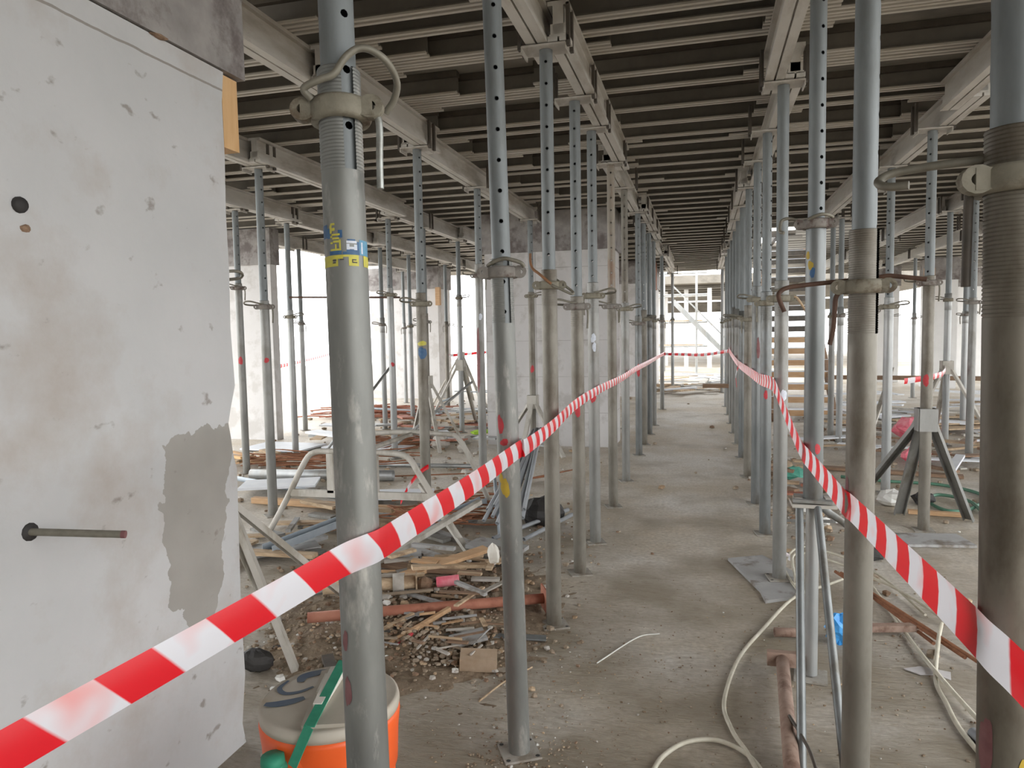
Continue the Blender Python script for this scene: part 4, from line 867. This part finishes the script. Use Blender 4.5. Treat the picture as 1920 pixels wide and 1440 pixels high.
# fine rubble nobody could count
def mound(x, y):
    u, v = (x+1.45)/.78, (y-3.45)/.95; rr = min(1, math.hypot(u, v))
    return .075*(1-rr*rr)**1.2*(.95+.25*math.sin(13*x)*math.sin(11*y)+.12*math.sin(37*x+3)*math.sin(31*y))
b = MB(); q = random.Random(5)
def scatter(n, cx, cy, sx, sy, s0, s1):
    for i in range(n):
        s = s0*(s1/s0)**q.random(); x = cx+q.gauss(0, 1)*sx; y = cy+q.gauss(0, 1)*sy
        if any(a-.1 < x < c+.1 and d-.1 < y < f+.1 for a, c, d, f in ((-2.73, -1.07, 8.95, 9.6), (-2.6, -1.1, 15.9, 19), (-7, -5.85, 8.9, 9.06), (-7.4, -5.75, 15.2, 16), (-1.9, -1.605, -9, 2.2), (5, 5.6, 18.4, 19), (4.1, 4.9, 20.5, 21))): continue
        b.lump((x, y, s*.25+mound(x, y)), (s*q.uniform(.7, 1.5), s, s*.6), q.randrange(9999), n=5, m=3, rz=q.random()*3, mi=q.choice([0, 0, 0, 0, 0, 0, 1, 2, 2, 3]) if q.random() > .03 else 4)
scatter(900, -1.22, 3.02, .22, .14, .006, .034); scatter(700, -1.45, 3.75, .3, .35, .008, .05); scatter(500, -1.6, 3.2, .3, .3, .006, .03); scatter(260, -2.2, 4.6, .5, .6, .01, .05); scatter(160, -1.9, 2.9, .2, .2, .008, .03)
scatter(260, -.60, 2.30, .12, .10, .004, .014); scatter(420, -.55, 2.85, .3, .4, .003, .012); scatter(520, .0, 3.0, .5, .8, .003, .009); scatter(420, .8, 3.2, .35, .7, .003, .014); scatter(220, -.75, 2.2, .2, .3, .003, .010)
scatter(260, .8, 6.8, .15, 1.0, .02, .08); scatter(200, -3.4, 7.5, 1.2, 1.2, .02, .07); scatter(220, 2.6, 9.0, 1.2, 1.6, .02, .08); scatter(150, -4.5, 11.5, 1.5, 1.5, .03, .1); scatter(160, -1.0, 5.0, .2, .5, .006, .03)
scatter(160, -1.52, 2.2, .06, .3, .005, .028)
tag(b.build('rubble', [M['rubble'], M['stone'], M['woodd'], M['wood'], M['white']]), 'fine rubble and chips strewn beside the walkway', 'rubble', None, 'stuff')
# the low mound the rubble lies on
b = MB(); N_ = 44; vs = []; fs = []
for i in range(N_+1):
    for j in range(N_+1):
        u, v = i/N_*2-1, j/N_*2-1; x, y = -1.45+u*.80, 3.45+v*.97
        vs.append((x, y, mound(x, y)-.004+(q.random()-.5)*.012))
for i in range(N_):
    for j in range(N_): a = i*(N_+1)+j; fs.append((a, a+N_+1, a+N_+2, a+1))
b.add(vs, fs, 0, True); tag(b.build('rubble_mound', M['earth']), 'low mound of earthy rubble left of the walkway', 'rubble', None, 'stuff')

# ================================================================ things on the right
b = MB(); vs = [(.157, 4.64, .001), (.371, 4.75, .001), (.56, 4.4, .001), (.476, 4.03, .001), (.325, 3.94, .001), (.31, 4.1, .001)]
vt = [(x, y, z+.017) for x, y, z in vs]; k = len(vs)
b.add(vs+vt, [tuple(range(k))[::-1], tuple(range(k, 2*k))]+[(i, (i+1) % k, k+(i+1) % k, k+i) for i in range(k)]); tag(b.build('plywood_sheet', M['plygrey']), 'grey plywood sheet under a prop foot right of the walkway', 'plywood')
plank('plywood_pad', 'small grey board pad before the muddy prop with the red band', 'board', (1.30, 5.30, .012), (1.72, 5.36, .012), .28, .018, 'plygrey')
def hose(label, pts, r, m, cat='cable'):
    P = arc(pts, 8); b = MB(); b.tube(P, r, 10); return tag(b.build('cable', M[m]), label, cat)
hose('long cream cable curving over the floor beside the tubular tripod', [(-.16, 2.30, .012), (-.13, 2.40, .012), (-.06, 2.50, .012), (.03, 2.54, .012), (.10, 2.52, .012), (.16, 2.46, .012), (.20, 2.36, .012)], .008, 'hose')
hose('cream cable running from the lower middle to behind the tripod', [(.19, 2.33, .012), (.15, 2.48, .014), (.105, 2.62, .012), (.083, 2.826, .012), (.155, 3.216, .012), (.282, 3.562, .012), (.477, 3.989, .03), (.70, 4.25, .03), (.82, 4.42, .02)], .008, 'hose')
hose('cream cable looped behind the tubular tripod', [(.52, 4.0, .02), (.48, 4.5, .03), (.62, 4.9, .04), (.86, 4.75, .03), (1.0, 4.4, .03), (1.08, 3.9, .02)], .007, 'hose')
hose('second loop of cream cable behind the tubular tripod', [(.50, 4.15, .05), (.56, 4.7, .05), (.76, 4.6, .05), (1.02, 4.2, .04), (1.15, 3.8, .03)], .007, 'hose')
hose('cream cable bending down to the lower right beside a paper scrap', [(1.07, 3.62, .09), (1.03, 3.52, .05), (.93, 3.2, .012), (.91, 3.0, .012), (.90, 2.8, .012), (.93, 2.55, .012), (1.0, 2.3, .012)], .009, 'hose')
hose('straight cream cable crossing the one beside the paper scrap', [(.90, 4.5, .03), (.93, 3.9, .012), (.93, 3.5, .02), (.95, 3.1, .028), (.99, 2.8, .02), (1.05, 2.5, .012)], .009, 'hose')
hose('green hose coiled on the floor beyond the muddy prop', [(1.3, 7.45, .015), (1.65, 7.3, .015), (2.1, 7.2, .015), (2.3, 6.8, .015), (2.05, 6.3, .015), (1.85, 6.2, .015), (1.80, 6.5, .02), (1.95, 6.75, .02), (2.1, 6.5, .03), (2.1, 6.05, .015), (2.3, 5.8, .015)], .014, 'green', 'hose')
b = MB(); b.lump((0, 0, 0), (.115, .08, .15), 6, n=11, m=8, jag=.55); tag(b.build('blue_bag', M['bluebag'], None, (.615, 3.50, .07)), 'crumpled bright blue plastic bag behind the tripod leg', 'bag')
hose('thin pale wire curled on the dusty floor beyond the taped prop', [(-.45, 3.05, .006), (-.30, 3.35, .008), (-.2, 3.42, .006)], .003, 'white', 'wire')
hose('thin pale twig-like wire just left of the taped prop foot', [(-.86, 2.62, .006), (-.80, 2.8, .008), (-.72, 2.95, .006)], .004, 'wood', 'wire')
# rusty T-headed post lying towards the camera
e = empty('rusty_post', (.31, 2.75, .05), 0, 'rusty post with a T head lying towards the camera beside the tripod', 'post')
b = MB(); b.pipe((.016, .36, .02), (-.055, -.75, .01), .026, .004, 18); b.build('shaft', M['rustpale'], e)
b = MB(); b.box((.0185, .375, .022), (.125, .03, .06)); b.build('head', M['rustpale'], e)
hose('dark bent wire lying on the rusty post', [(.30, 2.62, .09), (.325, 2.48, .095), (.345, 2.38, .08), (.36, 2.2, .03)], .006, 'dark', 'wire')
b = MB(); P = [(.0, 0), (.06, -.03), (.12, .0), (.17, -.03), (.18, .05), (.07, .055)]; b.add([(x, y, .0) for x, y in P]+[(x, y, .004) for x, y in P], [(5, 4, 3, 2, 1, 0), (6, 7, 8, 9, 10, 11)]+[(i, (i+1) % 6, 6+(i+1) % 6, 6+i) for i in range(6)])
o = b.build('paper_scrap', M['card'], None, (.83, 3.28, .006)); o.rotation_euler = (0, .04, -.15); tag(o, 'torn grey card scrap under the crossing cables', 'paper')
for i, (a, c) in enumerate([((.72, 4.25, .10), (1.10, 3.40, .03)), ((.74, 4.2, .11), (1.16, 3.30, .03)), ((.78, 4.3, .06), (1.02, 3.55, .02))]):
    lying('rebar_rod', ['upper', 'lower', 'shortest'][i]+' rusty rod of three lying slanted beside the right-hand cables', 'rebar', a, c, .009, 'rebar', 'slanted rods by the right cables', False)
plank('rusty_bar', 'dark rusty bar lying across the floor behind the muddy prop', 'bar', (.66, 3.62, .03), (1.0, 3.68, .04), .04, .03, 'rustpale')
lying('pipe', 'short grey pipe end at the foot of the huge right prop', 'pipe', (.93, 2.78, .02), (.97, 2.62, .02), .02, 'pvc')
lying('pipe_end', 'short rusty pipe end behind the tripod front leg', 'pipe', (.33, 3.50, .03), (.47, 3.52, .03), .022, 'rustpale')
for i, (x, y, s, m, t, nm) in enumerate([(.86, 7.25, .2, 'teal', 'teal rag behind the right walkway props', 'rag'), (.80, 5.95, .14, 'white', 'white plastic pipe fitting behind the right walkway props', 'pipe_fitting'), (.84, 5.55, .12, 'white', 'white plastic scrap below the pipe fitting', 'plastic_scrap'), (1.5, 6.35, .2, 'white', 'white and red sack by the muddy prop tripod', 'sack'), (1.05, 4.85, .12, 'black', 'black glove with red cuff among the looped cables', 'glove'), (1.75, 6.45, .16, 'black', 'black bag behind the muddy prop', 'bag'), (2.2, 8.4, .25, 'pink', 'red pink sack in the right bays', 'sack'), (2.6, 10.2, .4, 'pink', 'large red cloth heap in the right bays', 'cloth'), (.83, 6.6, .22, 'stone', 'pale lump of rubble behind the right props', 'rubble_lump'), (.78, 7.6, .2, 'brick', 'brown rubble block behind the right props', 'rubble_block')]):
    b = MB(); b.lump((0, 0, 0), (s*1.1, s, s*.7), 60+i, n=10, m=7); tag(b.build(nm, M[m], None, (x, y, s*.33)), t, nm.replace('_', ' '))
plank('timber_batten', 'dark batten lying under the green hose', 'timber', (1.55, 6.1, .02), (1.95, 6.05, .02), .05, .03, 'woodo')
plank('board', 'brown board edge lying across the right bays', 'board', (1.1, 7.9, .02), (2.4, 7.6, .02), .1, .03, 'woodd')
plank('board', 'long dark board raised across the far right bays', 'board', (1.8, 13.0, .62), (4.2, 12.6, .62), .2, .06, 'woodd')
plank('board', 'dark brown board jutting out at the end of the walkway', 'board', (.0, 12.60, .50), (.46, 12.60, .50), .2, .06, 'woodd')
plank('slat', 'grey slat leaning behind the right walkway props', 'bar', (.60, 5.6, .03), (.85, 4.9, .22), .05, .02, 'dusty')
plank('slat', 'pale slat leaning beside the slim pale prop', 'bar', (1.3, 6.9, .03), (2.0, 8.6, 1.0), .04, .03, 'palepaint')

# ================================================================ stairs under the opening
e = empty('staircase', (1.0, 11.9, 0), 0, 'timber formwork stairs rising under the opening in the deck', 'stairs')
for s in (0, 1):
    b = MB(); b.bar((.06+s*.9, -.1, .05), (.06+s*.9, 3.6, 3.15), .05, .24, up=(0, 1, 0)); b.build('stringer', M['woodd'], e)
for i in range(16):
    b = MB(); b.box((.5, i*.22, .18+i*.185), (.98, .24, .035)); b.box((.5, i*.22-.11, .14+i*.185), (.98, .022, .09), mi=1); b.build('tread', [M['insul'], M['woodo'] if i < 7 else M['dark']], e)  # risers above eye level painted dark, as shade seen from below
for s in (0, 1):
    b = MB()
    b.tube([(.02+s*.98, 3.2, 2.9), (.02+s*.98, 3.2, 4.1)], .03, 8); b.build('guard_post', M['dark'], e)
for (x, y0, y1) in [(1.35, 11.61, 16.19), (2.0, 11.61, 16.19)]:
    plank('opening_bearer', 'dark bearer crossing the stair opening in the deck, '+('left one' if x < 1.6 else 'right one'), 'timber', (x, y0, 3.2), (x, y1, 3.2), .07, .1, 'dark')
plank('opening_bearer', 'dark cross bearer in the middle of the stair opening', 'timber', (1.0, 13.6, 3.12), (2.35, 13.6, 3.12), .09, .1, 'dark')

# ================================================================ scaffold at the far end of the walkway
e = empty('scaffold_tower', (-.75, 24.5, 0), 0, 'white tube scaffold tower at the bright end of the walkway', 'scaffold')
for x in (-.55, .55):
    for y in (0, 1.2):
        b = MB(); b.tube([(x, y, 0), (x, y, 3.9)], .035, 8); b.build('standard', M['pale'], e)
for z in (.9, 1.7, 2.6, 3.4):
    for y in (0, 1.2):
        b = MB(); b.tube([(-.9, y, z), (.9, y, z)], .03, 8); b.build('ledger', M['pale'], e)
for z in (.92, 1.74):
    b = MB(); b.box((0, .6, z), (1.5, 1.2, .05)); b.build('platform', M['wood'], e)
b = MB(); b.bar((-.2, -.05, 2.4), (1.9, -.05, .2), .16, .05, up=(0, 1, 0)); b.build('stair_flight', M['pale'], e)
b = MB(); b.bar((-.2, -.05, 2.9), (1.9, -.05, .7), .05, .04, up=(0, 1, 0)); b.build('brace', M['pale'], e)
plank('form_panel', 'rust-brown timber form edge on the far block left of the walkway', 'timber', (-1.05, 16.2, 2.35), (-1.05, 16.2, 2.95), .12, .5, 'rust', up=(0, 1, 0))
plank('form_panel', 'yellow timber form edge on the far left columns', 'timber', (-5.70, 15.1, 2.1), (-5.70, 15.1, 2.5), .1, .1, 'woodo', up=(0, 1, 0))
plank('form_panel', 'orange timber form edge on the far right column', 'timber', (4.98, 18.3, 2.0), (4.98, 18.3, 2.75), .2, .12, 'woodo', up=(0, 1, 0))
lying('rebar_rod', 'thin dark horizontal rod tied across the far left props', 'rod', (-4.72, 7.55, 1.93), (-3.42, 7.80, 1.90), .011, 'rodrust', None, False)
